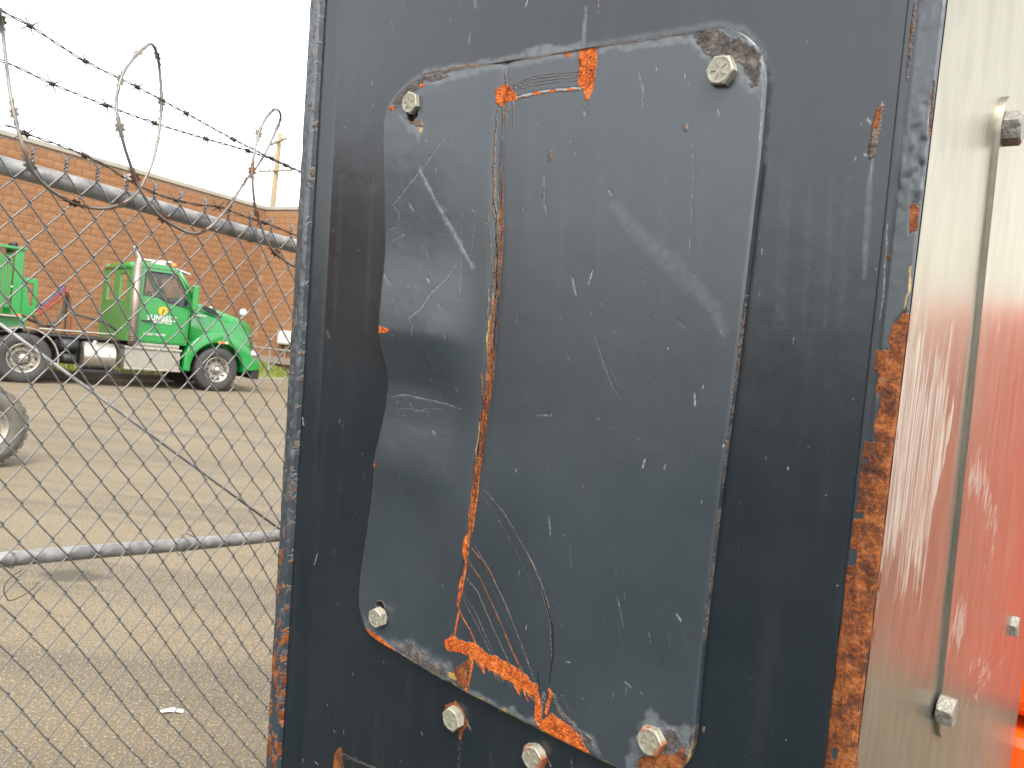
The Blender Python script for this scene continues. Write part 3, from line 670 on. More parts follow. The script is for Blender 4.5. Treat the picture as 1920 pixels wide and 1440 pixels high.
# -- crease: many thin wandering strands, brown and tan above, rust below
r_ = random.Random(3)
spread = np.interp
for k in range(26):
    y0 = r_.uniform(190, 900); y1 = y0+r_.uniform(150, 420); o0, o1 = r_.gauss(0, 8), r_.gauss(0, 6); pts = []
    for y in np.arange(y0, min(y1, 1190), 22):
        x = np.interp(y, [p[1] for p in CRE], [p[0] for p in CRE]); t = (y-y0)/(y1-y0); w = np.interp(y, [180, 300, 560, 700, 1000, 1190], [1, 1.25, 1.1, .8, .55, .3])
        pts.append((x+(o0*(1-t)+o1*t)*w+r_.gauss(0, 1.3), y))
    if len(pts) > 2: A.stroke(pts, r_.uniform(2.0, 4.2), r_.uniform(.8, 1.), 'dark' if k % 4 == 0 else ('tan' if y0 < 560 else 'brown'), .5, .4, .4)
for off_, w_, l_, ya, yb, vl in ((2, 8, 'tan', 380, 560, .85), (-6, 5, 'tan', 200, 420, .8), (8, 4, 'tan', 200, 520, .7), (6, 6, 'brown', 330, 560, .75), (-1, 7, 'brown', 560, 760, .75), (-4, 4, 'tan', 560, 900, .7), (0, 12, 'rust', 735, 850, .62), (-2, 9, 'rust', 850, 900, .7),
                                 (1, 10, 'rust', 900, 1000, .72), (0, 13, 'rust', 1000, 1065, .95), (0, 10, 'rust', 1065, 1145, .95), (5, 5, 'rust', 860, 1010, .8), (-7, 3, 'yellow', 590, 660, .9), (-8, 3, 'yellow', 790, 860, .7), (0, 4, 'tan', 1140, 1200, .6)):
    A.stroke([(np.interp(y, [p[1] for p in CRE], [p[0] for p in CRE])+off_+r_.gauss(0, .9), y) for y in np.arange(ya, yb+1, 14)], w_, vl, l_, .6, .35, 1.6)
# -- top marks
A.poly([(928, 172), (936, 160), (952, 160), (968, 174), (970, 186), (946, 193), (936, 201), (929, 192)], 1., 'rust', 3, 2.5)
for x, ya, yb, w_ in ((945, 128, 165, 4), (955, 145, 165, 3), (965, 150, 172, 3), (940, 190, 222, 5), (948, 190, 240, 4), (961, 180, 238, 3.5), (952, 190, 210, 4)): A.stroke([(x, ya), (x+1, yb)], w_, .9, 'tan', .6, .5)
A.stroke([(966, 183), (1000, 174), (1040, 169), (1088, 164)], 7, 1., 'scuff', .5, .1, .6); A.stroke([(966, 185), (1010, 175), (1050, 170), (1086, 167)], 4, .8, 'tan', .6, 0, 1.)
for (x, y) in ((1006, 174), (1036, 171), (1070, 167)): A.stroke([(x-5, y), (x+5, y-1)], 6, .9, 'rust', .5, .2, 1)
for dy in (0, 6, 12, 17): A.stroke([(960, 170-dy*.6), (1000, 160-dy), (1045, 154-dy), (1086, 150-dy*.9)], 1.7, .7, 'tan', .6)
for dy in (0, 8): A.stroke([(968, 190+dy), (1020, 180+dy), (1090, 171+dy)], 2, .7, 'dark', .6)
A.poly([(1086, 94), (1112, 88), (1118, 90), (1117, 150), (1112, 166), (1106, 186), (1101, 188), (1094, 165), (1085, 158)], 1., 'rust', 3, 2)
A.stroke([(1113, 96), (1112, 150)], 5, .9, 'scuff', .5, .2, 1.); A.stroke([(1101, 92), (1098, 150)], 3, .8, 'scuff', .5, .2, 1.5); A.stroke([(1103, 180), (1104, 225)], 2.5, .9, 'dark', .5, .3)
A.poly([(1058, 98), (1070, 97), (1069, 107), (1062, 105)], .9, 'rust', 2, 2)
A.poly([(800, 140), (940, 117), (1085, 94), (1085, 105), (940, 132), (860, 146), (830, 160), (800, 158)], .75, 'chalk', 6, 6); A.poly([(1120, 88), (1300, 62), (1300, 80), (1200, 92), (1120, 100)], .75, 'chalk', 7, 6)
A.stroke([(800, 140), (940, 117), (1085, 94)], 3, .7, 'tan', .6, 0, 1); A.stroke([(1120, 89), (1300, 61), (1350, 56)], 3, .6, 'tan', .6, 0, 1)
A.poly([(790, 143), (838, 134), (845, 142), (830, 150), (795, 156)], .8, 'pit', 5, 4)
# -- corner top left: bare dark crescent, torn slot below the bolt
A.poly([(736, 204), (745, 182), (770, 156), (792, 146), (798, 158), (782, 172), (765, 188), (755, 206)], 1., 'dark', 3, 3); A.poly([(738, 200), (750, 182), (772, 160), (790, 150), (792, 160), (770, 178), (752, 200)], .8, 'pit', 5, 7)
for P_ in ([(786, 160), (798, 156), (797, 163), (788, 165)], [(732, 203), (742, 198), (741, 207), (733, 208)]): A.poly(P_, 1., 'rust', 1, 2)
A.poly([(748, 218), (762, 216), (772, 232), (795, 226), (797, 245), (790, 270), (782, 252), (768, 250)], .75, 'chalk', 6, 4); A.poly([(760, 222), (775, 228), (794, 222), (796, 240), (780, 236)], .8, 'tan', 4, 3); A.poly([(788, 240), (797, 238), (796, 248), (790, 250)], .9, 'yellow', 3, 2)
# -- corner top right: flaking pitted scale
A.poly([(1298, 64), (1335, 58), (1365, 58), (1395, 70), (1416, 95), (1425, 130), (1424, 165), (1400, 158), (1385, 128), (1365, 108), (1335, 104), (1310, 88)], .95, 'pit', 12, 14)
A.poly([(1285, 64), (1400, 62), (1434, 120), (1432, 190), (1392, 165), (1330, 118), (1290, 90)], .9, 'chalk', 12, 14)
A.stroke([(1428, 110), (1432, 170), (1424, 260)], 5, .6, 'scuff', .7, 0, 2)
# -- corner bottom right
A.poly([(1205, 1345), (1222, 1325), (1240, 1350), (1265, 1362), (1292, 1365), (1302, 1372), (1292, 1430), (1250, 1470), (1180, 1455), (1165, 1432), (1170, 1400), (1185, 1372)], .8, 'chalk', 12, 8)
A.poly([(1240, 1365), (1262, 1370), (1290, 1392), (1296, 1410), (1285, 1440), (1180, 1450), (1195, 1415), (1215, 1412)], .8, 'pit', 12, 14); A.poly([(1198, 1420), (1240, 1414), (1270, 1412), (1282, 1400), (1290, 1425), (1262, 1465), (1200, 1462)], 1., 'brown', 7, 3); A.stroke([(1302, 1365), (1299, 1400), (1285, 1438)], 7, .5, 'yellow', .8, 0, 1)
# -- corner bottom left and lower rim
A.poly([(684, 1178), (698, 1186), (726, 1208), (740, 1221), (718, 1212), (694, 1198)], 1., 'rust', 3, 2); A.poly([(676, 1150), (690, 1168), (712, 1185), (700, 1196), (682, 1180)], .6, 'chalk', 5, 5)
A.poly([(735, 1205), (760, 1208), (800, 1230), (838, 1245), (842, 1275), (800, 1254), (752, 1228)], .85, 'pit', 12, 14); A.poly([(700, 1190), (770, 1200), (850, 1240), (860, 1290), (790, 1252), (735, 1222)], .6, 'chalk', 10, 10)
A.stroke([(740, 1222), (860, 1289), (1000, 1362), (1130, 1426), (1180, 1448)], 6, .55, 'yellow', .7, 0, 2.5); A.poly([(880, 1290), (1000, 1350), (1000, 1364), (930, 1328), (870, 1297)], .8, 'chalk', 8, 5)
# -- lower rust band with its fringe, runs and bright triangle
A.poly([(832, 1200), (845, 1187), (856, 1198), (882, 1207), (908, 1220), (945, 1240), (985, 1264), (1008, 1284), (1004, 1306), (996, 1302), (980, 1290), (945, 1268), (905, 1244), (872, 1226), (838, 1219)], 1., 'rust', 6, 2.5)
A.stroke([(850, 1192), (852, 1178), (858, 1150)], 5, .8, 'rust', .6, .3)
for q in range(34):
    x = r_.uniform(870, 995); y = 1222+(x-870)*.62; l = r_.uniform(8, 26); A.stroke([(x, y), (x+l*.42, y+l)], r_.uniform(2, 5), r_.uniform(.6, 1.), 'tan' if q % 2 else 'rust', .6, .6)
A.poly([(998, 1282), (1008, 1282), (1012, 1310), (1016, 1330), (1012, 1358), (1000, 1352), (1004, 1320)], 1., 'rust', 3, 2); A.stroke([(1029, 1292), (1033, 1300), (1027, 1322), (1022, 1340)], 8, 1., 'rust', .5, .3, 1.); A.stroke([(1008, 1260), (1012, 1300), (1016, 1345)], 3, .7, 'dark', .6); A.stroke([(1020, 1300), (1012, 1350)], 12, .5, 'tan', .8)
A.poly([(1000, 1358), (1012, 1350), (1033, 1338), (1048, 1350), (1066, 1360), (1085, 1378), (1100, 1402), (1110, 1418), (1080, 1404), (1040, 1384)], 1., 'rust', 3, 2); A.poly([(1070, 1362), (1092, 1372), (1110, 1388), (1112, 1402), (1092, 1386)], .8, 'pit', 6, 3); A.poly([(1050, 1345), (1078, 1358), (1115, 1382), (1130, 1420), (1105, 1405), (1085, 1372)], .7, 'chalk', 9, 7); A.stroke([(1038, 1305), (1052, 1340), (1078, 1362)], 14, .5, 'tan', .9)
A.poly([(845, 1262), (858, 1250), (872, 1236), (882, 1240), (872, 1265), (876, 1292), (862, 1288)], .85, 'brown', 7, 3); A.poly([(840, 1258), (850, 1262), (856, 1276), (842, 1272)], 1., 'yellow', 3, 2); A.stroke([(884, 1230), (880, 1270), (872, 1292)], 7, .8, 'rust', .7, .2, 2.)
# -- arcs scratched between crease and band
for pts, w_, vl, l_ in (([(905, 918), (945, 962), (990, 1040), (1020, 1110), (1034, 1165)], 3, .6, 'tan'), ([(912, 920), (958, 985), (1008, 1072), (1030, 1140)], 3, .5, 'tan'), ([(900, 925), (930, 968), (965, 1030), (1000, 1105)], 2, .6, 'tan'), ([(1020, 1120), (1036, 1175), (1037, 1230), (1030, 1280)], 4, .9, 'dark'),
                        ([(1012, 1100), (1030, 1165), (1034, 1230)], 4, .45, 'tan'), ([(890, 1025), (915, 1065), (950, 1140), (985, 1230), (1004, 1282)], 3.4, .7, 'tan'), ([(870, 1045), (900, 1085), (930, 1150), (962, 1225), (982, 1266)], 4.5, .75, 'brown'), ([(868, 1078), (895, 1110), (925, 1180), (955, 1245)], 3.2, .75, 'tan'),
                        ([(866, 1112), (890, 1145), (912, 1195), (932, 1240)], 2.6, .8, 'scuff'), ([(866, 1122), (898, 1180), (922, 1232)], 2.4, .7, 'tan'), ([(858, 1144), (880, 1180), (896, 1216)], 3, .85, 'rust'), ([(882, 1028), (912, 1062), (925, 1085)], 5, .7, 'brown'), ([(905, 1060), (930, 1120), (960, 1180), (1000, 1275)], 2, .6, 'scuff'),
                        ([(945, 1130), (972, 1200), (1005, 1270)], 1.8, .6, 'scuff'), ([(1040, 1300), (1062, 1320), (1080, 1352)], 3, .5, 'scuff'), ([(1052, 1300), (1072, 1325), (1085, 1345)], 3, .55, 'scuff')): A.stroke(pts, w_, vl, l_, .55, .3, .5)
# -- left rim chips
A.poly([(720, 612), (730, 613), (743, 618), (740, 625), (720, 626)], 1., 'rust', 1.5, 2); A.poly([(695, 864), (702, 864), (701, 876), (695, 877)], 1., 'rust', 2, 2); A.stroke([(724, 230), (723, 420), (723, 600)], 3, .5, 'chalk', .7, 0, 2); A.stroke([(722, 640), (719, 745)], 2.5, .6, 'yellow', .7, 0, 2)
A.stroke([(1434, 300), (1390, 610), (1352, 905), (1318, 1205)], 3, .5, 'tan', .7, 0, 2)
# -- pale scuffs and scratches
for pts, w_, vl in (([(790, 318), (835, 405), (870, 470), (888, 502)], 11, .55), ([(838, 260), (805, 305), (740, 384), (752, 400), (745, 425), (733, 430)], 2.4, .75), ([(868, 400), (867, 478), (866, 540), (864, 566)], 2.4, .6), ([(896, 385), (889, 440), (881, 492)], 2.2, .55), ([(866, 482), (840, 525), (815, 552), (800, 580), (780, 596), (788, 612), (785, 630)], 2.4, .75),
                    ([(725, 744), (752, 740), (790, 748), (830, 757), (861, 767)], 5, .6), ([(752, 742), (770, 770), (798, 772), (795, 780)], 3, .6), ([(736, 742), (742, 790), (755, 770), (752, 748)], 2.5, .5), ([(722, 764), (780, 768), (826, 765)], 3, .5), ([(810, 660), (815, 690), (822, 706)], 4, .5), ([(790, 660), (800, 685), (808, 730), (795, 738), (818, 805)], 2, .4),
                    ([(808, 810), (812, 814)], 11, .6), ([(760, 795), (790, 810), (840, 825)], 2, .35), ([(725, 515), (738, 533)], 8, .55), ([(806, 520), (812, 530)], 6, .7), ([(830, 570), (835, 582)], 5, .6), ([(1112, 503), (1104, 532)], 4, .8), ([(1073, 520), (1080, 552)], 7, .75), ([(1114, 623), (1132, 680), (1148, 722), (1165, 745)], 5, .5), ([(1140, 676), (1160, 722)], 3, .45),
                    ([(1298, 270), (1300, 318), (1297, 395), (1292, 478)], 2.6, .6), ([(1197, 133), (1207, 172), (1205, 205)], 6, .55), ([(1205, 140), (1214, 198)], 3, .5), ([(1140, 355), (1147, 365)], 4, .85), ([(1345, 201), (1348, 219)], 4, .7), ([(1296, 150), (1286, 168)], 4, .5), ([(1303, 735), (1303, 760)], 6, .8), ([(1095, 205), (1098, 220)], 9, .5), ([(1138, 132), (1139, 188)], 4, .3),
                    ([(1020, 330), (1021, 380), (1024, 400)], 6, .6), ([(1008, 777), (1030, 779)], 4, .7), ([(1210, 860), (1205, 876)], 6, .9), ([(1248, 870), (1245, 880)], 6, .8), ([(1030, 970), (1031, 1003)], 7, .6), ([(1152, 1060), (1162, 1088)], 5, .5), ([(1158, 1115), (1168, 1175)], 6, .55), ([(1170, 1108), (1174, 1130)], 3, .6), ([(1268, 1150), (1278, 1166)], 8, .7), ([(1280, 1170), (1290, 1215)], 3, .4), ([(1216, 1184), (1221, 1206)], 4, .6),
                    ([(1172, 1278), (1186, 1290)], 5, .7), ([(1060, 1240), (1070, 1242)], 4, .8), ([(1200, 1296), (1205, 1302)], 4, .9), ([(1138, 990), (1145, 1020), (1152, 1060)], 3, .4), ([(1120, 840), (1128, 880)], 2, .3), ([(1232, 560), (1220, 690), (1205, 790)], 3, .25), ([(740, 450), (760, 438), (746, 462)], 2.4, .55), ([(770, 380), (778, 395)], 6, .7), ([(745, 915), (750, 925)], 14, .35), ([(1270, 600), (1285, 613)], 8, .35)): A.stroke(pts, w_, vl, 'scuff', .6, .35, .6)
A.stroke([(790, 318), (835, 405), (870, 470), (888, 502)], 14, .6, 'chalk', .8, .2, 1.2); A.stroke([(1150, 385), (1200, 440), (1270, 505), (1340, 575), (1358, 620)], 46, .46, 'chalk', .7, .4, .3); A.stroke([(1312, 230), (1335, 252), (1368, 275)], 12, .3, 'chalk', .7)
A.stroke([(1285, 236), (1286, 242)], 9, .8, 'tan', .6); A.stroke([(1032, 286), (1029, 300)], 9, .7, 'tan', .6, .4, .8); A.stroke([(1021, 350), (1019, 366)], 6, .7, 'tan', .6); A.stroke([(1042, 1060), (1028, 1130), (1020, 1250)], 26, .35, 'dark', .9, .3, 1.); A.stroke([(1240, 1220), (1245, 1250)], 26, .4, 'dark', .8, .3, .6); A.stroke([(1082, 805), (1072, 890)], 12, .3, 'dark', .9)
A.flecks(210, (730, 120, 1400, 1380), 25, .75, 14); A.flecks(40, (960, 560, 1320, 1300), 26, .45, 60, 'scuff', (78, 104)); A.flecks(60, (720, 240, 900, 1150), 27, .55, 22, 'scuff', (55, 115))
for x in (1000, 1060, 1130, 1180, 1250, 1320, 800, 760): A.stroke([(x, 180+(x % 70)), (x-10, 420+(x % 90)*2)], 26, .26, 'chalk', .95, .5)
Wc = np.where(Wc < .0030, .0030-.0018*(1-np.exp(-(.0030-Wc)/.0018)), Wc)          # the flap cannot pass the panel behind it
# relief: pits, rust and torn slots are real
Wc += -.0014*pc.a['pit']*fbm(Uc_*190, Vc_*190, 71, 3)*1.6 + .0008*pc.a['pit'] + .0009*pc.a['rust']*(fbm(Uc_*260, Vc_*260, 73, 3)-.4) + .0006*pc.a['brown']*(fbm(Uc_*220, Vc_*220, 75, 3)-.4) - .0003*pc.a['scuff']
for (x, y, rx, ry) in ((776, 216, 11, 13), (708, 1140, 9, 10)):
    c = uv(x, y, WP); k = pc.sc(x, y); dd = np.sqrt(((Uc_-c[0])/(rx*k*1.25))**2+((Vc_-c[1])/(ry*k))**2); h = 1-sstep(.8, 1.05, dd)
    Wc -= .006*h; pc.a['dark'] = np.maximum(pc.a['dark'], h); rim = np.exp(-((dd-1.15)/.18)**2); pc.a['tan'] = np.maximum(pc.a['tan'], .8*rim*(pc.n1 > .45)); pc.a['brown'] = np.maximum(pc.a['brown'], .5*rim*(pc.n2 > .5))
plate = grid_obj('cover_plate', L3(Uc_, Vc_, Wc), pc.a, M_PLATE, MACH, skirt=(0, 0, -.0062))
plate['label'] = 'dented rounded cover plate with rusty crease'

# ---- hex bolts
def hexbolt(r, h, marks=True, wash=True):
    a6 = [math.radians(60*i+30) for i in range(6)]; R = r/math.cos(math.pi/6)
    secs = [[(R*math.cos(a), R*math.sin(a), z) for a in a6] for z in (0, h*.86)]
    V, Fc = [p for s in secs for p in s], []
    for i in range(6): Fc.append((i, (i+1) % 6, 6+(i+1) % 6, 6+i))
    n = 24; k = len(V)                                   # chamfer: hexagon to circle
    V += [(r*.93*math.cos(2*math.pi*i/n+a6[0]), r*.93*math.sin(2*math.pi*i/n+a6[0]), h) for i in range(n)]
    for i in range(6):
        q = [k+(i*4+j) % n for j in range(5)]; Fc.append((6+i, 6+(i+1) % 6, *q[::-1]))
    k2 = len(V); V += [(r*.72*math.cos(2*math.pi*i/n+a6[0]), r*.72*math.sin(2*math.pi*i/n+a6[0]), h-.0003) for i in range(n)]
    for i in range(n): Fc.append((k+i, k+(i+1) % n, k2+(i+1) % n, k2+i))
    Fc.append(tuple(range(k2, k2+n)))
    parts = [(V, Fc)]
    if marks:
        for a in (0, 72, 144, 216, 288):
            c, s = math.cos(math.radians(a+12)), math.sin(math.radians(a+12)); b = box(r*.28, r*.66, -r*.05, r*.05, h-.0006, h+.0004)
            parts.append(([(x*c-y*s, x*s+y*c, z) for x, y, z in b[0]], b[1]))
    if wash: parts.append(lathe([(0, -.001), (r*1.02, -.001), (r*1.02, .0010), (r*.9, .0012)], 24, 'z'))
    return join(*parts)
for (x, y, r, m, rot, w) in ((770, 193, .0092, M_BOLT, 10, WP), (1352, 132, .0094, M_BOLT, 25, WP), (706, 1158, .0088, M_BOLT, 5, WP), (1220, 1390, .0098, M_BOLTR, 40, WP)):
    p = uv(x, y, w+.004); b = obj('bolt', hexbolt(r, .0075), m, plate); b.location = (p[0], p[1]-VB, w-.0006); b.rotation_euler = (random.gauss(0, .03), random.gauss(0, .03), math.radians(rot))
for (x, y, r, m, rot) in ((848, 1348, .0097, M_BOLT, 18), (1000, 1420, .0100, M_BOLTR, 50)):
    p = uv(x, y, .005); b = obj('bolt', hexbolt(r, .0075), m, MACH); b.location = (p[0], p[1]-VB, .0004); b.rotation_euler = (0.02, -.04, math.radians(rot))

M_BOLTS = simple('dull_bolt', (.20, .19, .165), .5, .35, .3, 140, .3, 200)
# ---- bare steel side, its bolted patch plate
uR0 = float(u_fl1(0.))+.0007; TH = math.radians(2.2)
EE = np.array([math.sin(TH), 0, -math.cos(TH)]); EN = np.array([math.cos(TH), 0, math.sin(TH)])     # along the side (away), outward normal, in (u, v, w)
def to_world(q): return MO + AU*q[0] + AV*q[1] + AW*q[2]
E_w = AU*EE[0]+AW*EE[2]; N_w = AU*EN[0]+AW*EN[2]
def ev(px, py, d=0.):
    P = on_plane(px, py, to_world((uR0, 0, WF-.003))+N_w*d, N_w)-to_world((uR0, 0, WF-.003)); return np.array([P @ E_w, P @ AV])
EL = float(np.mean([ev(1918, 1245)[0], ev(1882, 1422)[0]]))
steel = empty('side_frame_dummy'); bpy.data.objects.remove(steel)
def side_local(e, v, d):
    u0 = float(u_fl1(0.))+.0007
    ul = u_fl1(v)+.0007
    return np.stack(np.broadcast_arrays(ul+EE[0]*e+EN[0]*d, v-VB, (WF-.003)+EE[2]*e+EN[2]*d), -1)
ne, nv_ = 260, 460
eg = (np.linspace(0, 1, ne)**1.35)[None, :]*EL; vg2 = np.linspace(-1.0, .75, nv_)[:, None]
slant = 1-.10*sstep(-.4, -1.0, vg2)
Eg = eg*slant; Vg = vg2+0*eg
ps = Paint(Eg, Vg, 0., conv=ev)
ps.poly([(1700, 560), (1725, 600), (1745, 700), (1770, 690), (1785, 720), (1755, 900), (1740, 1010), (1725, 1115), (1690, 1080), (1650, 1045), (1640, 960), (1665, 800), (1690, 640)], .85, 'scuff', 8, 16, .07)
ps.poly([(1795, 740), (1775, 850), (1745, 960), (1738, 930), (1765, 820)], .9, 'scuff', 3, 5, .07)
ps.poly([(1822, 835), (1850, 910), (1872, 1000), (1862, 1010), (1838, 950), (1815, 900)], .8, 'scuff', 5, 10, .05)
ps.poly([(1782, 1140), (1806, 1130), (1800, 1215), (1850, 1250), (1858, 1262), (1838, 1275), (1800, 1228), (1775, 1190)], .8, 'scuff', 5, 10, .05)
for pts, w_, vl, l_ in (([(1893, 1175), (1880, 1225), (1850, 1262), (1790, 1340)], 5, .8, 'scuff'), ([(1818, 1300), (1824, 1308)], 9, 1., 'scuff'), ([(1803, 490), (1812, 510)], 10, .6, 'scuff'), ([(1716, 1000), (1718, 1150)], 4, .5, 'scuff'), ([(1790, 1310), (1808, 1300)], 4, .9, 'scuff'),
                        ([(1830, 1440), (1850, 1390)], 6, .8, 'scuff'), ([(1835, 1440), (1845, 1405)], 14, .8, 'tan'), ([(1815, 1290), (1795, 1350)], 5, .7, 'tan'), ([(1880, 1230), (1886, 1200)], 5, .8, 'tan'), ([(1680, 1340), (1676, 1400)], 4, .6, 'scuff'), ([(1700, 1290), (1696, 1330)], 5, .4, 'tan'), ([(1715, 1140), (1712, 1160)], 4, .9, 'scuff')): ps.stroke(pts, w_, vl, l_, .6, .3, .6)
ps.flecks(120, (1620, 100, 1915, 1440), 44, .9, 40, 'scuff', (84, 110))
Wst = .0007*(fbm(Eg*6, Vg*5, 81)-.5)
G3 = side_local(Eg, Vg, Wst)
STEEL = grid_obj('steel_side', G3, ps.a, M_STEEL, MACH)
# patch plate: rounded rectangle, thickness shown by its near edge
PT = .004
pe0 = ev(1885, 250, PT)[0]; pe1 = ev(1752, 1370, PT)[0]; vt_ = ev(1912, 185, PT)[1]; vb_ = ev(1752, 1392, PT)[1]; pl = .62
def pedge(v): return pe0+(pe1-pe0)*(v-.25)/(-.31-.25)
rad = .035; rows = np.concatenate([np.linspace(vb_, vb_+rad, 26), np.linspace(vb_+rad, vt_-rad, 90)[1:], np.linspace(vt_-rad, vt_, 26)[1:]])
ins = np.where(rows < vb_+rad, rad-np.sqrt(np.clip(rad**2-(vb_+rad-rows)**2, 0, None)), np.where(rows > vt_-rad, rad-np.sqrt(np.clip(rad**2-(rows-vt_+rad)**2, 0, None)), 0))
sx2 = np.linspace(0, 1, 120)[None, :]; e0 = (pedge(rows)+ins)[:, None]; e1 = (pedge(rows)+pl-ins)[:, None]
Ep = e0*(1-sx2)+e1*sx2; Vq = rows[:, None]+0*sx2; pp = Paint(Ep, Vq, 0., conv=lambda x, y: ev(x, y, PT))
pp.poly([(1822, 835), (1850, 910), (1872, 1000), (1862, 1010), (1838, 950), (1815, 900)], .8, 'scuff', 5, 10, .05); pp.poly([(1782, 1140), (1806, 1130), (1800, 1215), (1850, 1250), (1858, 1262), (1838, 1275), (1800, 1228), (1775, 1190)], .8, 'scuff', 5, 10, .05)
pp.stroke([(1880, 1225), (1850, 1262), (1800, 1325)], 5, .8, 'scuff'); pp.stroke([(1818, 1300), (1824, 1308)], 9, 1., 'scuff'); pp.flecks(50, (1760, 250, 1915, 1400), 45, .9, 40, 'scuff', (84, 110))
patch = grid_obj('patch_plate', side_local(Ep, Vq, PT+.0004*(fbm(Ep*10, Vq*10, 83)-.5)), pp.a, M_STEEL, STEEL, skirt=tuple(-EN*(PT+.001)))
for (x, y, d, r) in ((1768, 1330, PT, .0115), (1912, 240, PT, .0115), (1893, 1172, 0., .0125)):
    c = ev(x, y, d+.006); q = side_local(np.array(c[0]), np.array(c[1]), d)
    b = obj('bolt', hexbolt(r, .012, False), M_BOLTS, STEEL); zx = Vector(EN); xx = Vector(EE); yx = zx.cross(xx)
    b.matrix_local = Matrix(((xx.x, yx.x, zx.x, q[0]), (xx.y, yx.y, zx.y, q[1]), (xx.z, yx.z, zx.z, q[2]), (0, 0, 0, 1))) @ Matrix.Rotation(math.radians(15), 4, 'Z')
# ---- rest of the body: shell behind the sheets down to the ground, orange hull beyond the steel
uLm = float(u_lip0(0.)); GV = 0.0
def lb(u0, u1, v0, v1, w0, w1): return box(u0, u1, v0-VB, v1-VB, w0, w1)
GB = VB+.35
obj('body_shell', lb(uLm+.022, uR0-.026, GB, 1.05, -1.35, -.0125), M_PAINT, MACH, bevel=.01)
obj('lower_panel', lb(uLm+.004, uR0-.004, GB, V0+.001, -.0122, -.001), M_PAINT, MACH, bevel=.003)
obj('upper_panel', lb(uLm+.004, uR0-.004, V1-.001, 1.05, -.0122, -.001), M_PAINT, MACH, bevel=.003)
we = EE[2]*EL
obj('orange_hull', join(lb(uLm+.1, uR0+EE[0]*EL+.30, -.50, .16, we-1.6, we-.03)), M_ORANGE, MACH, bevel=.03, seg=3)
obj('orange_skirt', join(lb(uLm+.1, uR0+EE[0]*EL+.06, GB-.1, -.52, we-1.4, we-.02)), M_ORANGE, MACH, bevel=.02)
obj('skid', lb(uLm+.05, uLm+.16, VB-.02, GB+.02, -1.6, -.08), M_BLACKM, MACH, bevel=.01)
obj('skid', lb(uR0-.16, uR0-.05, VB-.02, GB+.02, -1.6, -.08), M_BLACKM, MACH, bevel=.01)

# ================================================================== CHAIN-LINK FENCE
FH = math.radians(36.5); fd = np.array([math.sin(FH), math.cos(FH), 0]); fn = np.array([math.cos(FH), -math.sin(FH), 0])   # run, normal towards the machine
FP = CC + ray(0, 690)*1.72
def fpt(px, py, d=0.): return on_plane(px, py, FP+fn*d, fn)
def fsh(px, py, d=0.): P = fpt(px, py, d); return np.array([(P-FP) @ fd, P[2]])
def f3(s, z, d=0.): return FP*np.array([1, 1, 0]) + fd*s + fn*d + np.array([0, 0, z])
FE = empty('chain_link_fence', loc=tuple(f3(0, 0))); FB = f3(0, 0)
tag(FE, 'galvanised chain-link fence with pipe rails beside the black machine', 'fence')
RD = -.026                                                    # rails run just behind the mesh
t0, t1 = fsh(0, 309, RD), fsh(550, 461, RD); m0, m1 = fsh(0, 1050, RD), fsh(519, 1005.5, RD)
ztop = lambda s: t0[1]+(s-t0[0])*(t1[1]-t0[1])/(t1[0]-t0[0]); zmid = lambda s: m0[1]+(s-m0[0])*(m1[1]-m0[1])/(m1[0]-m0[0])
SA, SB = -.55, 1.55
def flocal(P): return np.asarray(P)-FB
def rail(name, zf, r):
    S = np.linspace(SA-.1, SB+.3, 60); pts = [flocal(f3(s, zf(s)+.0012*math.sin(s*9), RD)) for s in S]
    return obj(name, tube(pts, r, 20), M_GALV, FE, True)
rail('top_rail', ztop, .0212); rail('mid_rail', zmid, .0178)
b0, b1 = flocal(fpt(-120, 520, -.06)), flocal(fpt(560, 1018, -.06))
obj('brace_rod', tube([b0, b0*.5+b1*.5, b1], .0042, 10), M_GALV, FE, True)
for s in (SA-.05, SB+.25):
    obj('post', tube([flocal(f3(s, -.1, -.075)), flocal(f3(s, ztop(s)+.02, -.075))], .03, 16), M_GALV, FE, True)
    obj('post_arm', tube([flocal(f3(s, ztop(s)+.0, -.075)), flocal(f3(s, ztop(s)+.22, -.06)), flocal(f3(s, ztop(s)+.42, -.04))], .014, 10), M_GALV, FE, True)
# weave: pitch from the knuckles along the top rail
kx = [61, 123, 175, 234, 290, 340, 387, 428, 469, 503]
ks_ = np.array([fsh(x, 299+.2745*x)[0] for x in kx]); PA = float(np.polyfit(np.arange(len(kx)), ks_, 1)[0]); PH = float(np.polyfit(np.arange(len(kx)), ks_, 1)[1])
PBV = abs(fsh(66, 900)[1]-fsh(59, 972)[1])
def node(i, k):
    """lattice node: i in half pitches along, k in half rows down from the top"""
    s = PH + i*PA/2; zt = ztop(s)+.019; zz = zt - k*PBV/2
    w = .5+.5*math.tanh((k-3)/4.)
    s += w*.010*(vnoise(np.array(s*6.), np.array(zz*5.), 91)-.5) + .006*w*math.sin(k*.31+i*.13); zz += w*.010*(vnoise(np.array(s*7.+9), np.array(zz*6.), 92)-.5)
    bump = .020*math.exp(-((s-.78)/.22)**2-((zz-1.15)/.3)**2)
    return s, zz, bump
i0, i1 = int((SA-PH)/(PA/2)), int((SB-PH)/(PA/2)); KR = int((ztop(0)-.06)/(PBV/2)); rw = .0020
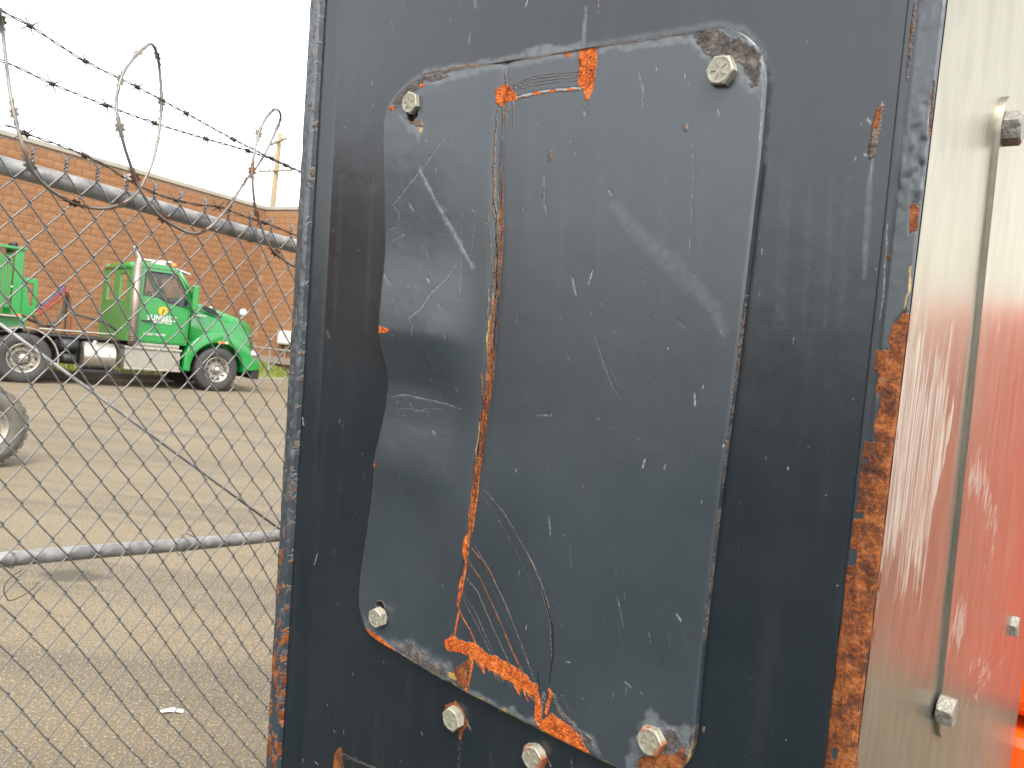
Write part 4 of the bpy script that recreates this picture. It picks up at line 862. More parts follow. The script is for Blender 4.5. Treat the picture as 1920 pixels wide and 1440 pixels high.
for i in range(i0, i1):
    pts = []; par = i % 2
    up = i if par == 0 else i+1            # column this wire reaches at the top row
    s_, z_, _ = node(up, 0); sg = 1 if up == i else -1
    ph0 = 0 if up == i else math.pi
    top = []
    top.append(f3(s_-.013*sg, z_+.040, .005*sg))
    for q in range(9):
        a = ph0+q*math.pi/4.*1.4; top.append(f3(s_+.0028*math.cos(a), z_+.028-.026*q/8, .0028*math.sin(a)))
    pts += top
    for k in range(0, KR+1):
        c = i if ((k % 2 == 0) == (par == 0)) else i+1
        s1, z1, bm_ = node(c, k); sd = 1 if c == i+1 else -1
        nxt = -1
        # hook round the neighbour: slight overshoot, passing from one face to the other
        f0 = .0023 if sd > 0 else -.0023
        if k > 0: pts += [f3(s1-sd*.0060, z1+.0085, bm_+f0), f3(s1+sd*.0008, z1+.0022, bm_+f0*1.3)]
        pts.append(f3(s1+sd*.0030, z1+.0, bm_)); pts += [f3(s1+sd*.0008, z1-.0022, bm_-f0*1.3), f3(s1-sd*.0060, z1-.0085, bm_-f0)]
    P_ = np.array(pts)
    wv = obj('wire', tube([flocal(p) for p in P_], rw, 6), M_WIRE, FE, True)
# tie wires round the rails, loose wire ends
def tie(s, zf, r):
    pts = [flocal(f3(s+.004*math.cos(a)+.003*a/6.28, zf(s)+(r+.002)*math.sin(a), RD+(r+.002)*math.cos(a)+.004)) for a in np.linspace(-.4, 7.4, 30)]
    obj('tie_wire', tube(pts, .0014, 6), M_WIRE, FE, True)
for x in (235, 478): tie(fsh(x, 309+.2745*x)[0], ztop, .0212)
for x in (25, 352): tie(fsh(x, 1050-.0858*x)[0], zmid, .0178)
lw = [flocal(fpt(x, y, d)) for x, y, d in ((40, 1070, .004), (26, 1078, .012), (12, 1092, .02), (7, 1106, .022), (11, 1119, .02), (19, 1126, .018), (40, 1118, .014), (58, 1107, .01), (73, 1091, .004))]
obj('loose_tie_wire', tube(catmull(lw, 5), .0013, 6), M_BARB, FE, True)
lw = [flocal(fpt(x, y, d)) for x, y, d in ((338, 1004, .004), (350, 1001, .012), (362, 1006, .008), (368, 1014, .004), (340, 1040, .006), (330, 1034, .004))]
obj('loose_tie_wire', tube(catmull(lw, 5), .0014, 6), M_WIRE, FE, True)
clp = flocal(fpt(243, 334, .0)); obj('clamp', join(mv(box(-.012, .012, -.006, .006, -.008, .008), *clp), tube([clp+np.array([-.014, 0, .006]), clp+np.array([.018, .004, -.012])], .004, 8)), M_CHROME, FE, bevel=.002)

# ---- barbed wire: two twisted strands, four-point barbs
def barb_mesh():
    parts = []
    hel = [(.0046*math.cos(a), .0046*math.sin(a), -.006+.012*a/18.8) for a in np.linspace(0, 18.8, 30)]
    parts.append(tube(hel, .0019, 5))
    for dx, dy, dz in ((.019, .006, .012), (-.018, .009, .013), (.015, -.009, -.016), (-.018, -.006, -.012)): parts.append(tube([(dx*.12, dy*.12, dz*.2), (dx, dy, dz)], [.0019, .0011], 5))
    me = bpy.data.meshes.new('barb'); v, f = join(*parts); me.from_pydata([tuple(map(float, p)) for p in v], [], f); me.update(); me.materials.append(M_BARB); return me
BARB = barb_mesh()
def along(P):
    d = np.r_[0, np.cumsum(np.linalg.norm(np.diff(P, axis=0), axis=1))]; return d
def barbed(px, barbs, d, label):
    C_ = catmull([fpt(x, y, d) for x, y in px], 14); base = C_[0]; e = empty('barbed_wire', loc=tuple(base)); tag(e, label, 'barbed wire', 'barbed wire strands above the fence')
    D = along(C_); n = int(D[-1]/.004); Dn = np.linspace(0, D[-1], n); Q = np.stack([np.interp(Dn, D, C_[:, k]) for k in range(3)], 1)
    T = np.gradient(Q, axis=0); T /= np.linalg.norm(T, axis=1, keepdims=True); Nn = np.cross(T, [0, 0, 1.]); Nn /= np.linalg.norm(Nn, axis=1, keepdims=True); Bn = np.cross(T, Nn); a = Dn/.085*2*math.pi
    for ph in (0, math.pi):
        P_ = Q + .0021*(np.cos(a+ph)[:, None]*Nn + np.sin(a+ph)[:, None]*Bn) - base; obj('strand', tube(P_, .0016, 6), M_BARB, e, True)
    for (x, y) in barbs:
        t = fpt(x, y, d); k = int(np.argmin(np.linalg.norm(Q-t, axis=1))); b = bpy.data.objects.new('barb', BARB); COL.objects.link(b); b.parent = e
        b.matrix_local = Matrix.Translation(Vector(Q[k]-base)) @ Vector(T[k]).to_track_quat('Z', 'X').to_matrix().to_4x4() @ Matrix.Rotation(random.uniform(0, 6.28), 4, 'Z')
barbed([(-200, -110), (-60, -22), (10, 24), (55, 48), (160, 115), (255, 162), (350, 213), (437, 261), (485, 285), (515, 300), (560, 322), (640, 362), (760, 420)], [(-60, -20), (55, 47), (160, 115), (257, 163), (350, 213), (437, 261), (510, 298), (535, 309)], -.05, 'topmost barbed wire strand, slanting steeply down past the razor loops')
barbed([(-200, 50), (0, 113), (97, 157), (200, 198), (290, 231), (385, 260), (465, 283), (520, 303), (560, 320), (660, 366), (760, 408)], [(-40, 98), (97, 157), (200, 198), (290, 231), (385, 260), (465, 283)], -.06, 'middle barbed wire strand, below the topmost one and clear of the pipe')
barbed([(-150, 232), (0, 236), (28, 240), (50, 251), (120, 275), (160, 292), (200, 312), (238, 336), (290, 362), (330, 375), (372, 384), (410, 388), (460, 406), (500, 419), (555, 441), (640, 470), (740, 510)], [(47, 249), (160, 292), (330, 375), (408, 388), (497, 413)], .012, 'lowest barbed wire strand, lying just above the fence top rail')
# ---- razor coil: helix whose turns lean on the top rail
cx = [(-70, 150, .10), (-40, 40, .06), (-10, 8, .0), (3, 45, -.03), (8, 85, -.03), (12, 120, 0.), (20, 180, .05), (33, 240, .07), (45, 280, .08), (60, 318, .075), (85, 348, .07), (120, 372, .06), (160, 387, .055), (195, 391, .05), (230, 382, .04), (258, 360, .02), (275, 330, .0), (290, 290, -.02), (299, 240, -.05), (303, 190, -.06), (300, 140, -.06), (295, 105, -.05), (285, 83, -.04), (270, 90, -.01), (250, 110, .02), (232, 135, .04), (222, 165, .055),
      (218, 195, .06), (222, 225, .07), (232, 270, .07), (245, 310, .06), (258, 345, .05), (275, 375, .05), (300, 405, .05), (335, 428, .05), (365, 438, .05), (395, 425, .04), (430, 385, .02), (460, 340, -.02), (490, 300, -.05), (515, 250, -.06), (526, 222, -.05), (523, 208, -.04), (514, 206, -.01), (500, 220, .02), (487, 245, .04), (477, 285, .06), (473, 320, .06), (475, 360, .06), (480, 395, .055), (490, 425, .05), (505, 460, .05), (530, 485, .05), (560, 500, .05), (600, 480, .02), (640, 400, -.05), (660, 330, -.05), (650, 310, 0)]
CW = catmull([fpt(x, y, d) for x, y, d in cx], 6); base = CW[0].copy(); RE = empty('razor_wire_coil', loc=tuple(base)); tag(RE, 'loosely coiled razor wire with rusty blades looping over the fence top rail', 'razor wire')
obj('coil_wire', tube(CW-base, .0038, 8), M_RAZOR, RE, True)
def blade_mesh(mt):
    t = .0005; out = [(-.020, .0055), (-.006, .003), (-.004, .0085), (0, .0055), (.004, .0085), (.006, .003), (.020, .0055), (.006, 0), (.020, -.0055), (.006, -.003), (.004, -.0085), (0, -.0055), (-.004, -.0085), (-.006, -.003), (-.020, -.0055), (-.006, 0)]
    bm = bmesh.new(); vs = [bm.verts.new((y*1.5, t, x*1.7)) for x, y in out]; f = bm.faces.new(vs); r = bmesh.ops.extrude_face_region(bm, geom=[f])
    for v in r['geom']:
        if isinstance(v, bmesh.types.BMVert): v.co.y = -t
    bmesh.ops.recalc_face_normals(bm, faces=bm.faces); bmesh.ops.triangulate(bm, faces=bm.faces); me = bpy.data.meshes.new('blade'); bm.to_mesh(me); bm.free(); me.materials.append(mt); return me
BLADE = blade_mesh(M_BLADE); BLADEG = blade_mesh(M_RAZOR); D = along(CW)
for s in np.arange(.05, D[-1]-.03, .118):
    k = int(np.argmin(abs(D-s))); k = max(1, min(len(CW)-2, k)); T = nz(CW[k+1]-CW[k-1]); b = bpy.data.objects.new('blade', BLADE if proj(CW[k])[1] > 318 else BLADEG); COL.objects.link(b); b.parent = RE
    b.matrix_local = Matrix.Translation(Vector(CW[k]-base)) @ Vector(T).to_track_quat('Z', 'X').to_matrix().to_4x4() @ Matrix.Rotation(random.gauss(.6, .5), 4, 'Z')

# ================================================================== TRUCK (local: x forward, y away from the camera, z up)
TP = ground(40, 718); TH_ = math.radians(46); td = np.array([math.sin(TH_), math.cos(TH_), 0]); tn = np.array([-math.cos(TH_), math.sin(TH_), 0])
TRK = empty('semi_truck', frame_matrix(TP, td, tn, np.array([0, 0, 1.])))
tag(TRK, 'green day-cab semi truck with chrome exhaust stack parked by the block building', 'truck')
TW = 2.35; WB = 4.13
def tyre_prof(R, w, rim): return [(rim, .03), (rim+.03, .0), (R*.80, -.012), (R*.93, .0), (R*.985, .022), (R, .055), (R, w-.055), (R*.985, w-.022), (R*.93, w), (rim+.03, w), (rim, w-.03), (rim, .03)]
def wheel(x, y, z, R, w, front, flip, parent):
    sgn = -1 if flip else 1
    def fy(vf): return ([(a, sgn*b, c) for a, b, c in vf[0]], [f[::-1] for f in vf[1]] if flip else vf[1])
    e = obj('wheel', fy(lathe([(.0, .10), (.12, .10), (.20, .13), (.245, .07), (.285, .035), (.300, .008), (.312, .008), (.312, .06), (.29, w*.7), (0, w*.7)] if front else [(0, .16), (.12, .16), (.19, .17), (.235, .17), (.27, .07), (.297, .012), (.312, .008), (.312, .06), (.29, w*.7), (0, w*.7)], 40)), M_ALU, parent, True)
    e.location = (x, y, z)
    ty = obj('tyre', fy(lathe(tyre_prof(R, w, .305), 56)), M_RUBBER, e, True)
    tv = []
    for i in range(44):
        a = 2*math.pi*i/44; c, s = math.cos(a), math.sin(a); v, f = box(R-.008, R+.006, .03, w-.03, -.022, .022); tv.append(([(p[0]*c-p[2]*s, p[1], p[0]*s+p[2]*c) for p in v], f))
    obj('tread', fy(join(*tv)), M_RUBBER, e)
    hub = [(0, -.05), (.055, -.045), (.075, -.02), (.085, .06), (.12, .075), (.12, .11)] if front else [(0, -.015), (.07, -.01), (.095, .02), (.10, .12), (.16, .14), (.16, .175)]
    obj('hub', fy(lathe(hub, 28)), M_CHROME, e, True)
    for i in range(10):
        a = 2*math.pi*(i+.5)/10; rr = .168 if front else .20; nut = mv(lathe([(0, .085), (.016, .088), (.016, .135)], 6), rr*math.cos(a), .0 if front else .05, rr*math.sin(a)); obj('lug_nut', fy(nut), M_CHROME, e)
    for i in range(10 if front else 8):
        a = 2*math.pi*i/(10 if front else 8); rr = .232 if front else .252; yy = .052 if front else .088; obj('hand_hole', fy(mv(lathe([(0, yy-.012), (.024, yy-.012), (.026, yy+.05)], 12), rr*math.cos(a), 0, rr*math.sin(a))), M_BLACKM, e)
    return e
for x in (0., -1.36):
    wheel(x, -.02, .525, .525, .27, False, False, TRK); wheel(x, TW+.02, .525, .525, .27, False, True, TRK)
    obj('inner_dual', mv(lathe(tyre_prof(.52, .27, .3), 40), x, .30, .525), M_RUBBER, TRK, True)
    obj('axle', tube([(x, .1, .525), (x, TW-.1, .525)], .09, 12), M_BLACKM, TRK, True)
wf = wheel(WB, -.02, .54, .54, .30, True, False, TRK); wf.rotation_euler = (0, 0, math.radians(4)); wheel(WB, TW+.02, .54, .54, .30, True, True, TRK)
obj('axle', tube([(WB, .2, .5), (WB, TW-.2, .5)], .07, 10), M_BLACKM, TRK, True)
for y in (.72, 1.55): obj('frame_rail', box(-2.0, 4.9, y, y+.09, .72, 1.02), M_BLACKM, TRK, bevel=.01)
obj('cross_deck', box(-.6, 1.9, .35, 2.0, 1.02, 1.06), M_BLACKM, TRK, bevel=.01)
obj('fifth_wheel', join(box(-.75, .1, .75, 1.6, 1.06, 1.13)), M_BLACKM, TRK, bevel=.02)
for y in (.0, TW-.55):
    arc = lambda r: [(r*math.cos(a), r*math.sin(a)) for a in np.linspace(math.radians(-12), math.radians(118), 26)]
    o_ = arc(.66); i_ = arc(.635)[::-1]
    poly_plate('mud_fender', [(x, z+.525) for x, z in o_+i_], [], lambda a, b, c, y=y: (a, y+c-.01, b), .56, M_CHROME, TRK)
# cab shell: side walls with window openings, rear wall, roof, floor
side = [(2.02, 1.06), (3.36, 1.06), (3.40, 1.95), (3.44, 2.22), (3.30, 2.48), (3.10, 2.78), (3.02, 2.86), (2.80, 2.905), (2.30, 2.90), (2.10, 2.87), (2.03, 2.80)]
win = [(2.30, 2.16), (2.62, 2.15), (2.80, 2.06), (3.26, 1.98), (3.34, 2.10), (3.22, 2.40), (3.02, 2.72), (2.40, 2.72), (2.32, 2.68)]
poly_plate('cab_side', side, [win], lambda a, b, c: (a, .06+c+.05*max(0, b-1.9), b), .05, M_GREEN, TRK, .012)
poly_plate('cab_side', side, [win], lambda a, b, c: (a, TW-.06-c-.05*max(0, b-1.9), b), .05, M_GREEN, TRK, .012)
obj('side_window', ([(a, .085+.05*max(0, b-1.9), b) for a, b in win], [tuple(range(len(win)))]), M_GLASS, TRK); obj('side_window', ([(a, TW-.085-.05*max(0, b-1.9), b) for a, b in win], [tuple(range(len(win)))]), M_GLASS, TRK)
for y0, sg in ((.052, -1),):
    rim_ = [(a, y0+.05*max(0, b-1.9), b) for a, b in win]; obj('window_trim', tube(np.array(rim_), .014, 6, closed=True), M_BLACKM, TRK)
poly_plate('cab_rear', [(.10, 1.06), (TW-.10, 1.06), (TW-.10, 2.4), (TW-.16, 2.80), (.16, 2.80), (.10, 2.4)], [[(.45, 2.0), (.95, 2.0), (.95, 2.62), (.45, 2.62)], [(1.4, 2.0), (1.9, 2.0), (1.9, 2.62), (1.4, 2.62)]], lambda a, b, c: (2.03+c, a, b), .05, M_GREEN2, TRK, .01)  # rear face paler than the sides: its light is put into the colour
for a in (.45, 1.4): obj('rear_window', ([(2.06, a, 2.0), (2.06, a+.5, 2.0), (2.06, a+.5, 2.62), (2.06, a, 2.62)], [(0, 1, 2, 3)]), M_GLASS, TRK)
rsec = []
for x, zc, hw in ((2.02, 2.80, .99), (2.1, 2.88, 1.0), (2.4, 2.935, 1.0), (2.8, 2.935, .99), (3.02, 2.88, .97), (3.12, 2.80, .95)):
    rsec.append([(x, TW/2-hw, zc-.07), (x, TW/2-hw+.04, zc-.02), (x, TW/2-.5, zc+.02), (x, TW/2+.5, zc+.02), (x, TW/2+hw-.04, zc-.02), (x, TW/2+hw, zc-.07), (x, TW/2, zc-.08)])
obj('cab_roof', loft(rsec), M_GREEN, TRK, True)
obj('windshield', ([(3.10, .2, 2.78), (3.10, TW-.2, 2.78), (3.46, TW-.14, 2.18), (3.46, .14, 2.18)], [(0, 1, 2, 3)]), M_GLASS, TRK)
for y in (.10, TW-.10): obj('windshield_pillar', tube([(3.07, y+.02, 2.80), (3.28, y, 2.5), (3.45, y-.01, 2.16)], .042, 8), M_GREEN, TRK, True)
obj('visor', loft([[(3.02, y, 2.88), (3.36, y, 2.80), (3.35, y, 2.775), (3.03, y, 2.84)] for y in (.16, .5, 1.2, TW-.16)]), M_WHITE, TRK, bevel=.008)
obj('cab_floor', box(2.07, 3.36, .12, TW-.12, 1.06, 1.12), M_DARKI, TRK); obj('dashboard', box(3.0, 3.38, .14, TW-.14, 1.5, 2.1), M_DARKI, TRK, bevel=.05)
for y in (.35, 1.45): st_ = obj('seat', join(box(2.35, 2.85, y, y+.5, 1.12, 1.6), box(2.25, 2.42, y, y+.5, 1.6, 2.3), box(2.28, 2.4, y+.12, y+.38, 2.3, 2.52)), M_DARKI, TRK, bevel=.05)
obj('steering_wheel', mv(tube([(.0, .2*math.cos(a), .2*math.sin(a)) for a in np.linspace(0, 6.283, 24, endpoint=False)], .018, 6, closed=True), 2.95, 1.7, 2.1), M_DARKI, TRK, True)
obj('sun_visor_trim', box(2.5, 2.98, .16, .2, 2.6, 2.72), M_SEAT, TRK); obj('door_pillar', tube([(2.62, .2, 2.72), (2.70, .2, 2.4), (2.86, .2, 2.02)], .05, 8), M_SEAT, TRK, True)
# door outline, handle, lettering, emblem
dl_ = [(2.20, 1.10), (3.30, 1.10), (3.36, 1.95), (3.40, 2.2), (3.06, 2.80), (2.25, 2.80), (2.20, 2.7)]
obj('door_seam', tube(np.array([(a, .057+.05*max(0, b-1.9), b) for a, b in dl_]), .006, 5, closed=True), M_BLACKM, TRK)
obj('door_handle', join(box(2.3, 2.52, .02, .05, 1.55, 1.585)), M_BLACKM, TRK, bevel=.008); obj('grab_bar', tube([(2.10, .03, 1.35), (2.10, .0, 1.4), (2.10, .0, 2.05), (2.10, .03, 2.1)], .015, 8), M_CHROME, TRK, True)
def text(body, size, x, z, mat, name, y=.048, sx=1.0):
    cu = bpy.data.curves.new(name, 'FONT'); cu.body = body; cu.size = size; cu.align_x = 'CENTER'; cu.align_y = 'CENTER'; cu.extrude = .003; cu.offset = size*.018; cu.space_character = 1.08
    o = bpy.data.objects.new(name, cu); COL.objects.link(o); dg = bpy.context.evaluated_depsgraph_get(); me = bpy.data.meshes.new_from_object(o.evaluated_get(dg)); bpy.data.objects.remove(o)
    q = bpy.data.objects.new(name, me); COL.objects.link(q); me.materials.clear(); me.materials.append(mat); q.parent = TRK
    q.matrix_local = Matrix(((sx, 0, 0, x), (0, 0, -1, y), (0, 1, 0, z), (0, 0, 0, 1))); return q
text('SUNBELT', .172, 2.74, 1.655, M_WHITE, 'lettering', sx=.90); text('RENTALS', .075, 2.76, 1.560, M_WHITE, 'lettering', sx=1.25); text('USDOT 463870', .070, 2.60, 1.265, M_WHITE, 'lettering', sx=1.0)
star = [((.125 if i % 2 == 0 else .088)*math.cos(math.pi*i/10), (.125 if i % 2 == 0 else .088)*math.sin(math.pi*i/10)) for i in range(20)]
poly_plate('emblem', star, [], lambda a, b, c: (2.75+a, .054-c, 1.835+b), .006, M_YELLOW, TRK)
obj('emblem_figure', join(mv(tube([(-.015, 0, -.075), (.0, 0, -.015), (.02, 0, .02), (.0, 0, .055)], [.009, .014, .016, .009], 6), 2.75, .044, 1.835)), M_BLACKM, TRK)
# hood and fenders
hsec = []
for x, hw, zt_, zb in ((3.40, 1.02, 2.22, 1.15), (3.7, .99, 2.17, 1.05), (4.1, .93, 2.09, .9), (4.5, .86, 1.99, .8), (4.85, .80, 1.91, .72), (5.10, .74, 1.83, .68), (5.21, .68, 1.72, .66)):
    pr2 = []
    for a in np.linspace(0, math.pi, 17):
        c, s = math.cos(a), math.sin(a); ex = .42
        pr2.append((x, TW/2-hw*np.sign(c)*abs(c)**ex, zb+(zt_-zb)*abs(s)**.50))
    hsec.append(pr2)
obj('hood', loft(hsec), M_GREEN, TRK, True)
obj('grille', loft([[(x, TW/2-h, z0_2), (x, TW/2+h, z0_2), (x, TW/2+h, z1_2), (x, TW/2-h, z1_2)] for x, h, z0_2, z1_2 in ((5.17, .56, .72, 1.55), (5.23, .53, .75, 1.52))]), M_CHROME, TRK, bevel=.02)
poly_plate('hood_vent', [(3.66, 2.02), (3.72, 2.10), (4.02, 2.02), (4.28, 1.86), (4.30, 1.83), (3.95, 1.90)], [], lambda a, b, c: (a, TW/2-(1.0-.16*(a-3.5))+.035-c, b), .03, M_BLACKM, TRK, .006)
obj('badge', box(3.52, 3.80, .10, .135, 1.80, 1.845), M_CHROME, TRK, bevel=.006)
fo_ = catmull([(3.30, .46), (3.33, .85), (3.44, 1.12), (3.72, 1.36), (4.10, 1.46), (4.50, 1.39), (4.85, 1.17), (5.10, .95), (5.20, .78), (5.18, .58)], 5)
ar_ = [(WB+.665*math.cos(a), .54+.665*math.sin(a)) for a in np.linspace(math.radians(-4), math.radians(187), 26)]
fpoly = [tuple(p) for p in fo_] + [(4.86, .55)] + ar_ + [(3.44, .46)]
for y, sg in ((-.04, 1), (TW+.04, -1)): poly_plate('front_fender', fpoly, [], lambda a, b, c, y=y, sg=sg: (a, y+sg*c, b), .62, M_GREEN, TRK, .055, True, 4)
obj('wheel_well', mv(lathe([(.0, .0), (.70, .0), (.70, .02)], 30, 'y', 0, math.pi), WB, .56, .54), M_BLACKM, TRK)
obj('bumper', box(5.02, 5.26, .02, TW-.02, .36, .64), M_BLACKM, TRK, bevel=.04)
obj('headlight', mv(lathe([(0, -.03), (.09, -.02), (.12, .02), (.11, .06)], 20), 5.05, -.02, .98), M_CHROME, TRK, True)
obj('marker_lamp', box(4.08, 4.26, -.052, -.03, 1.19, 1.25), M_AMBER, TRK, bevel=.008); obj('marker_lamp', box(4.27, 4.33, -.052, -.03, 1.19, 1.25), M_WHITE, TRK, bevel=.008)
obj('mirror_arm', tube([(3.36, .06, 2.48), (3.38, -.10, 2.46), (3.38, -.12, 2.0), (3.36, .06, 1.98)], .018, 8), M_BLACKM, TRK, True)
obj('mirror', loft([[(3.33, -.20, z0), (3.47, -.20, z0), (3.48, -.06, z0), (3.33, -.06, z0)] for z0 in (1.92, 2.52)]), M_GREEN, TRK, bevel=.03, seg=3)
for (x, y, z) in ((4.78, .22, 2.02), (4.75, TW-.12, 2.03)):
    obj('hood_mirror', mv(lathe([(0, -.06), (.06, -.05), (.095, .0), (.10, .03), (0, .035)], 18), x, y, z), M_WHITE, TRK, True); obj('hood_mirror_stalk', tube([(x, y+.02, z-.05), (x-.05, y+.05 if y < 1 else y-.08, z-.18)], .012, 6), M_CHROME, TRK)
for (x, y) in ((2.75, .65), (3.02, .35), (2.85, 1.2), (2.85, 1.7)): obj('cab_marker_light', mv(lathe([(.0, .075), (.04, .07), (.06, .03), (.065, .0)], 14, 'z'), x, y, 2.93), M_AMBER, TRK, True)
obj('air_horn', tube([(2.3, .55, 2.99), (2.6, .55, 3.0), (2.95, .5, 3.01), (3.02, .5, 3.01)], [.02, .025, .04, .055], 10), M_CHROME, TRK, True)
obj('horn_bracket', join(box(2.55, 2.85, .42, .6, 2.90, 2.985), box(2.55, 2.6, .3, .42, 2.86, 2.9)), M_WHITE, TRK, bevel=.015); obj('strobe_bar', box(2.68, 2.98, .8, 1.0, 2.94, 3.0), M_WHITE, TRK, bevel=.02)
# exhaust stack, steps, tanks, hoses
obj('exhaust_stack', tube([(2.10, -.02, 1.0), (2.10, -.02, 2.86)], .088, 22), M_STACK, TRK, True)
holes = []
for z in np.arange(1.1, 2.8, .052): holes.append(mv(lathe([(.0885, -.006), (.0915, 0), (.0885, .006)], 22, 'z'), 2.10, -.02, z))
obj('heat_shield_rib', join(*holes), M_STACK, TRK, True)
obj('exhaust_tip', tube(catmull([(2.10, -.02, 2.84), (2.095, -.02, 2.98), (2.04, -.01, 3.10), (1.96, .0, 3.22)], 5), .07, 18, caps=False), M_CHROME, TRK, True)
obj('battery_box', box(1.98, 3.22, .0, .62, .46, .90), M_ALU, TRK, bevel=.02); obj('step_tread', box(1.96, 3.24, -.03, .5, .905, .955), M_CHROME, TRK, bevel=.01); obj('step_tread', box(2.2, 3.2, .06, .5, 1.0, 1.05), M_CHROME, TRK, bevel=.01); obj('step_riser', box(2.2, 3.2, .10, .5, .956, 1.0), M_ALU, TRK); obj('step_lip', box(1.97, 3.24, -.035, .4, .42, .468), M_CHROME, TRK, bevel=.01)
obj('fuel_tank', tube([(1.16, .32, .66), (1.19, .32, .66), (1.80, .32, .66), (1.83, .32, .66)], [.28, .31, .31, .28], 36), M_CHROME, TRK)
for x in (1.30, 1.68): obj('tank_strap', mv(([(q[1], q[0], q[2]) for q in lathe([(.314, -.02), (.318, -.02), (.318, .02), (.314, .02)], 32)[0]], lathe([(.314, -.02), (.318, -.02), (.318, .02), (.314, .02)], 32)[1]), x, .32, .66), M_ALU, TRK)
obj('tank_cap', mv(lathe([(0, .04), (.05, .04), (.055, 0)], 14, 'z'), 1.42, .28, .965), M_CHROME, TRK)
obj('air_tank', tube([(.72, .35, .85), (.76, .35, .85), (1.06, .35, .85), (1.10, .35, .85)], [.09, .15, .15, .09], 18), M_BLACKM, TRK, True); obj('air_tank', tube([(.78, .33, .56), (.81, .33, .56), (1.04, .33, .56), (1.07, .33, .56)], [.08, .12, .12, .08], 18), M_BLACKM, TRK, True); obj('tank_cradle', box(.66, 1.16, .45, .75, .44, 1.0), M_BLACKM, TRK, bevel=.02)
obj('under_step', box(1.15, 1.95, .05, .5, .30, .36), M_BLACKM, TRK, bevel=.01)
obj('deck_rail', tube([(.35, .5, 1.16), (1.9, .5, 1.17)], .022, 8), M_ALU, TRK); obj('hose_post', tube([(.92, .8, 1.05), (.92, .8, 1.7), (.86, .8, 2.16)], .02, 8), M_BLACKM, TRK); obj('hose_post', tube([(1.02, .8, 1.05), (1.0, .8, 1.5)], .035, 8), M_BLADE, TRK)
def coil(p0, p1, r, turns, mat, ph):
    p0, p1 = np.array(p0), np.array(p1); d = nz(p1-p0); n1 = nz(np.cross(d, [0, 1, 0])); n2 = np.cross(d, n1); ts = np.linspace(0, 1, turns*12)
    sag = lambda t: np.array([0, 0, -.04*math.sin(math.pi*t)])
    return obj('air_hose', tube([p0+(p1-p0)*t+sag(t)+r*(math.cos(2*math.pi*turns*t+ph)*n1+math.sin(2*math.pi*turns*t+ph)*n2) for t in ts], .013, 5), mat, TRK, True)
coil((.25, .78, 1.50), (.86, .8, 2.14), .062, 17, M_BLUEH, 0); coil((.30, .70, 1.44), (.90, .72, 2.07), .062, 17, M_REDH, 1.5)
for P_ in ([(.0, .8, 1.42), (.3, .8, 1.30), (.6, .8, 1.22), (.82, .78, 1.5), (.9, .8, 2.0)], [(.9, .8, 2.05), (1.05, .8, 1.6), (1.4, .8, 1.5), (1.75, .8, 1.42), (2.03, .8, 1.25)], [(.2, .7, 1.5), (.35, .7, 1.3), (.45, .7, 1.12)], [(.55, .75, 1.25), (.75, .75, 1.28), (.88, .8, 1.6)]): obj('hose', tube(catmull(P_, 6), .028, 8), M_BLKH, TRK, True)

# ---- trailer front riding on the truck's fifth wheel
TRL = empty('gooseneck_trailer', frame_matrix(TP-td*3.2, td, tn, np.array([0, 0, 1.])))
tag(TRL, 'green gooseneck trailer front with upright mast and triangular bracket coupled behind the truck cab', 'trailer')
def tl(vf): return mv(vf, 3.2, 0, 0)
obj('deck_beam', tl(box(-3.6, .12, .55, 1.8, 1.135, 1.36)), M_GREEN, TRL, bevel=.02); obj('deck_plate', tl(box(-3.6, -.02, .3, 2.05, 1.365, 1.40)), M_ALU, TRL, bevel=.008)
obj('mast', tl(box(-.17, .0, .62, .80, 1.40, 2.80)), M_GREEN, TRL, bevel=.012); obj('mast', tl(box(-.17, .0, 1.55, 1.73, 1.40, 2.80)), M_GREEN, TRL, bevel=.012)
obj('mast_panel', tl(box(-.48, -.20, .66, .70, 1.55, 2.66)), M_GREEN2, TRL, bevel=.01)
for x in (-.44, -.34, -.24): obj('mast_rib', tl(box(x, x+.03, .635, .659, 1.55, 2.66)), M_GREEN, TRL)
obj('top_beam', tl(box(-.52, .03, .58, 1.78, 2.801, 2.86)), M_GREEN, TRL, bevel=.01); obj('winch', tl(tube([(-.18, .7, 2.90), (-.18, 1.1, 2.90)], .06, 12)), M_BLACKM, TRL, True)
poly_plate('bracket', [(.002, 1.42), (.30, 1.42), (.30, 2.22), (.002, 2.25)], [[(.08, 2.12), (.22, 2.12), (.22, 1.62), (.17, 1.62)]], lambda a, b, c: (3.2+a, .66+c, b), .09, M_GREEN, TRL, .008)
obj('diagonal_brace', tl(tube([(-.95, .7, 1.48), (-.17, .7, 2.0)], .04, 6)), M_GREEN, TRL)
obj('lamp', tl(box(.121, .135, .62, .68, 1.26, 1.32)), M_AMBER, TRL); obj('lamp', tl(box(-.06, .0, .535, .549, 1.40, 1.44)), M_AMBER, TRL)
for xx in (-3.3, -2.4):
    obj('landing_leg', tl(box(xx, xx+.12, .6, .75, -.0, 1.135)), M_GREEN, TRL, bevel=.01)
ex = empty('fire_extinguisher', frame_matrix(TP-td*.62+tn*.72+np.array([0, 0, 1.40]), td, tn, np.array([0, 0, 1.]))); tag(ex, 'red topped warning beacon on dark base standing on the trailer deck', 'beacon'); ex.name = 'warning_beacon'
obj('base', box(-.09, .09, -.08, .08, .0, .36), M_BLADE, ex, bevel=.02); obj('collar', tube([(0, 0, .36), (0, 0, .56)], [.085, .07], 14), M_WHITE, ex, True); obj('lens', lathe([(0, .74), (.04, .73), (.065, .68), (.07, .56)], 14, 'z'), M_RED, ex, True)

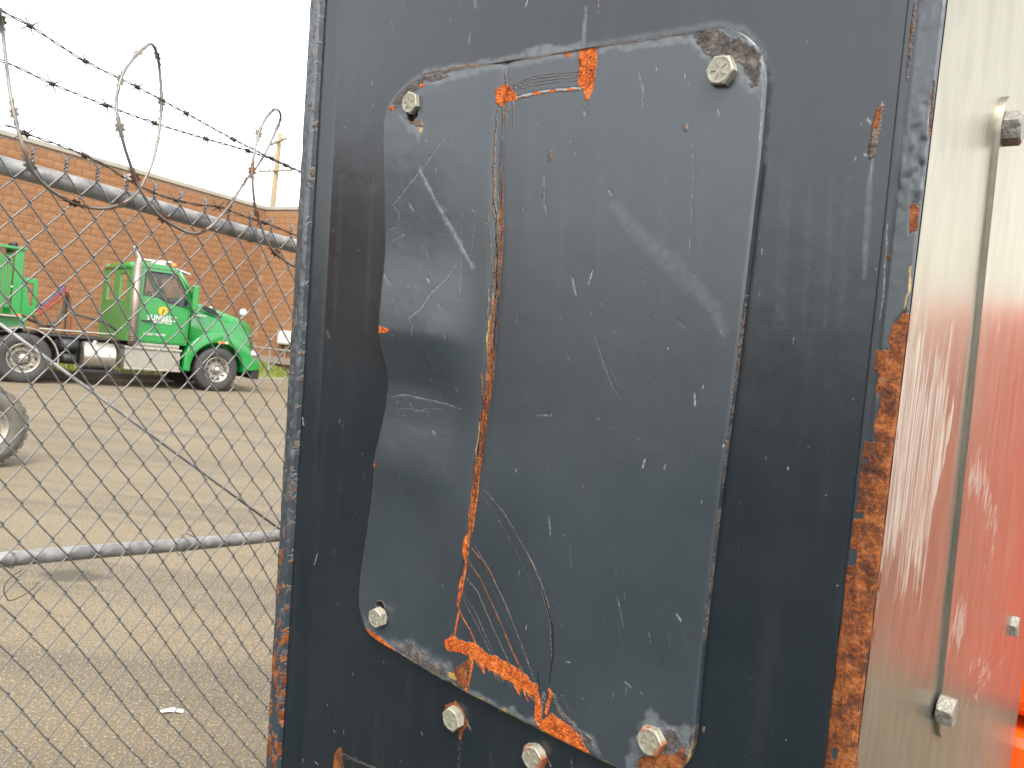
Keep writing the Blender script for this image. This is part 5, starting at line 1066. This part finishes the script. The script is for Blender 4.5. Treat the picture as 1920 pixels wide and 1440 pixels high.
# ---- machine wheel at the left edge of the yard
gp = ground(-32, 880); wr = .40
WHE = empty('equipment_axle', frame_matrix(gp, nz((.55, .83, 0)), nz((-.83, .55, 0)), np.array([0, 0, 1.])))
tag(WHE, 'worn grey tyre and rim on a green axle standing in the yard before the truck', 'wheel')
tyw = obj('tyre', mv(lathe([(.20, .03), (.235, .0), (.30, -.015), (.345, .005), (.37, .03), (.395, .05), (.40, .09), (.40, .2), (.37, .25), (.25, .26), (.20, .22)], 48), 0, 0, wr), M_TYREOLD, WHE, True)
lug = []
for i in range(26):
    a = 2*math.pi*i/26; c, s = math.cos(a), math.sin(a)
    for yb, sh in ((.03, 0), (.15, .5)):
        a2 = a+sh*2*math.pi/26; c, s = math.cos(a2), math.sin(a2); v, f = box(.36, .406, yb, yb+.10, -.034, .034); lug.append(([(p[0]*c-p[2]*s, p[1], wr+p[0]*s+p[2]*c) for p in v], f))
obj('tread', join(*lug), M_TYREOLD, tyw); obj('rim', mv(lathe([(0, .10), (.09, .10), (.10, .05), (.13, .05), (.15, .08), (.185, .06), (.20, .015), (.212, .012), (.212, .05)], 40), 0, 0, wr), M_ALU, WHE, True); obj('hub', mv(lathe([(0, .02), (.05, .025), (.06, .1)], 20), 0, 0, wr), M_RED, WHE, True)
obj('axle', tube([(0, .2, wr), (0, 1.1, wr)], .06, 12), M_GREEN, WHE, True); obj('wheel', mv(lathe([(.0, .0), (.38, .0), (.40, .03), (.40, .2), (.38, .24), (0, .24)], 40), 0, 1.0, wr), M_TYREOLD, WHE, True)
obj('frame', box(-1.4, -.25, .35, 1.0, .35, .75), M_GREEN, WHE, bevel=.03); obj('skid_foot', box(-.22, .12, .16, .3, .02, .06), M_GREEN, WHE, bevel=.01)

# ---- litter
lp = ground(321, 1336); o = obj('paper_scrap', ([(-.045, -.012, .004), (.0, -.014, .012), (.05, -.008, .006), (.048, .012, .008), (.002, .014, .016), (-.046, .01, .005)], [(0, 1, 4, 5), (1, 2, 3, 4)]), M_WHITE)
o.location = tuple(lp); o.rotation_euler = (0, 0, math.radians(8)); sol = o.modifiers.new('thickness', 'SOLIDIFY'); sol.thickness = .0015
tag(o, 'small white paper scrap lying on the asphalt', 'litter')
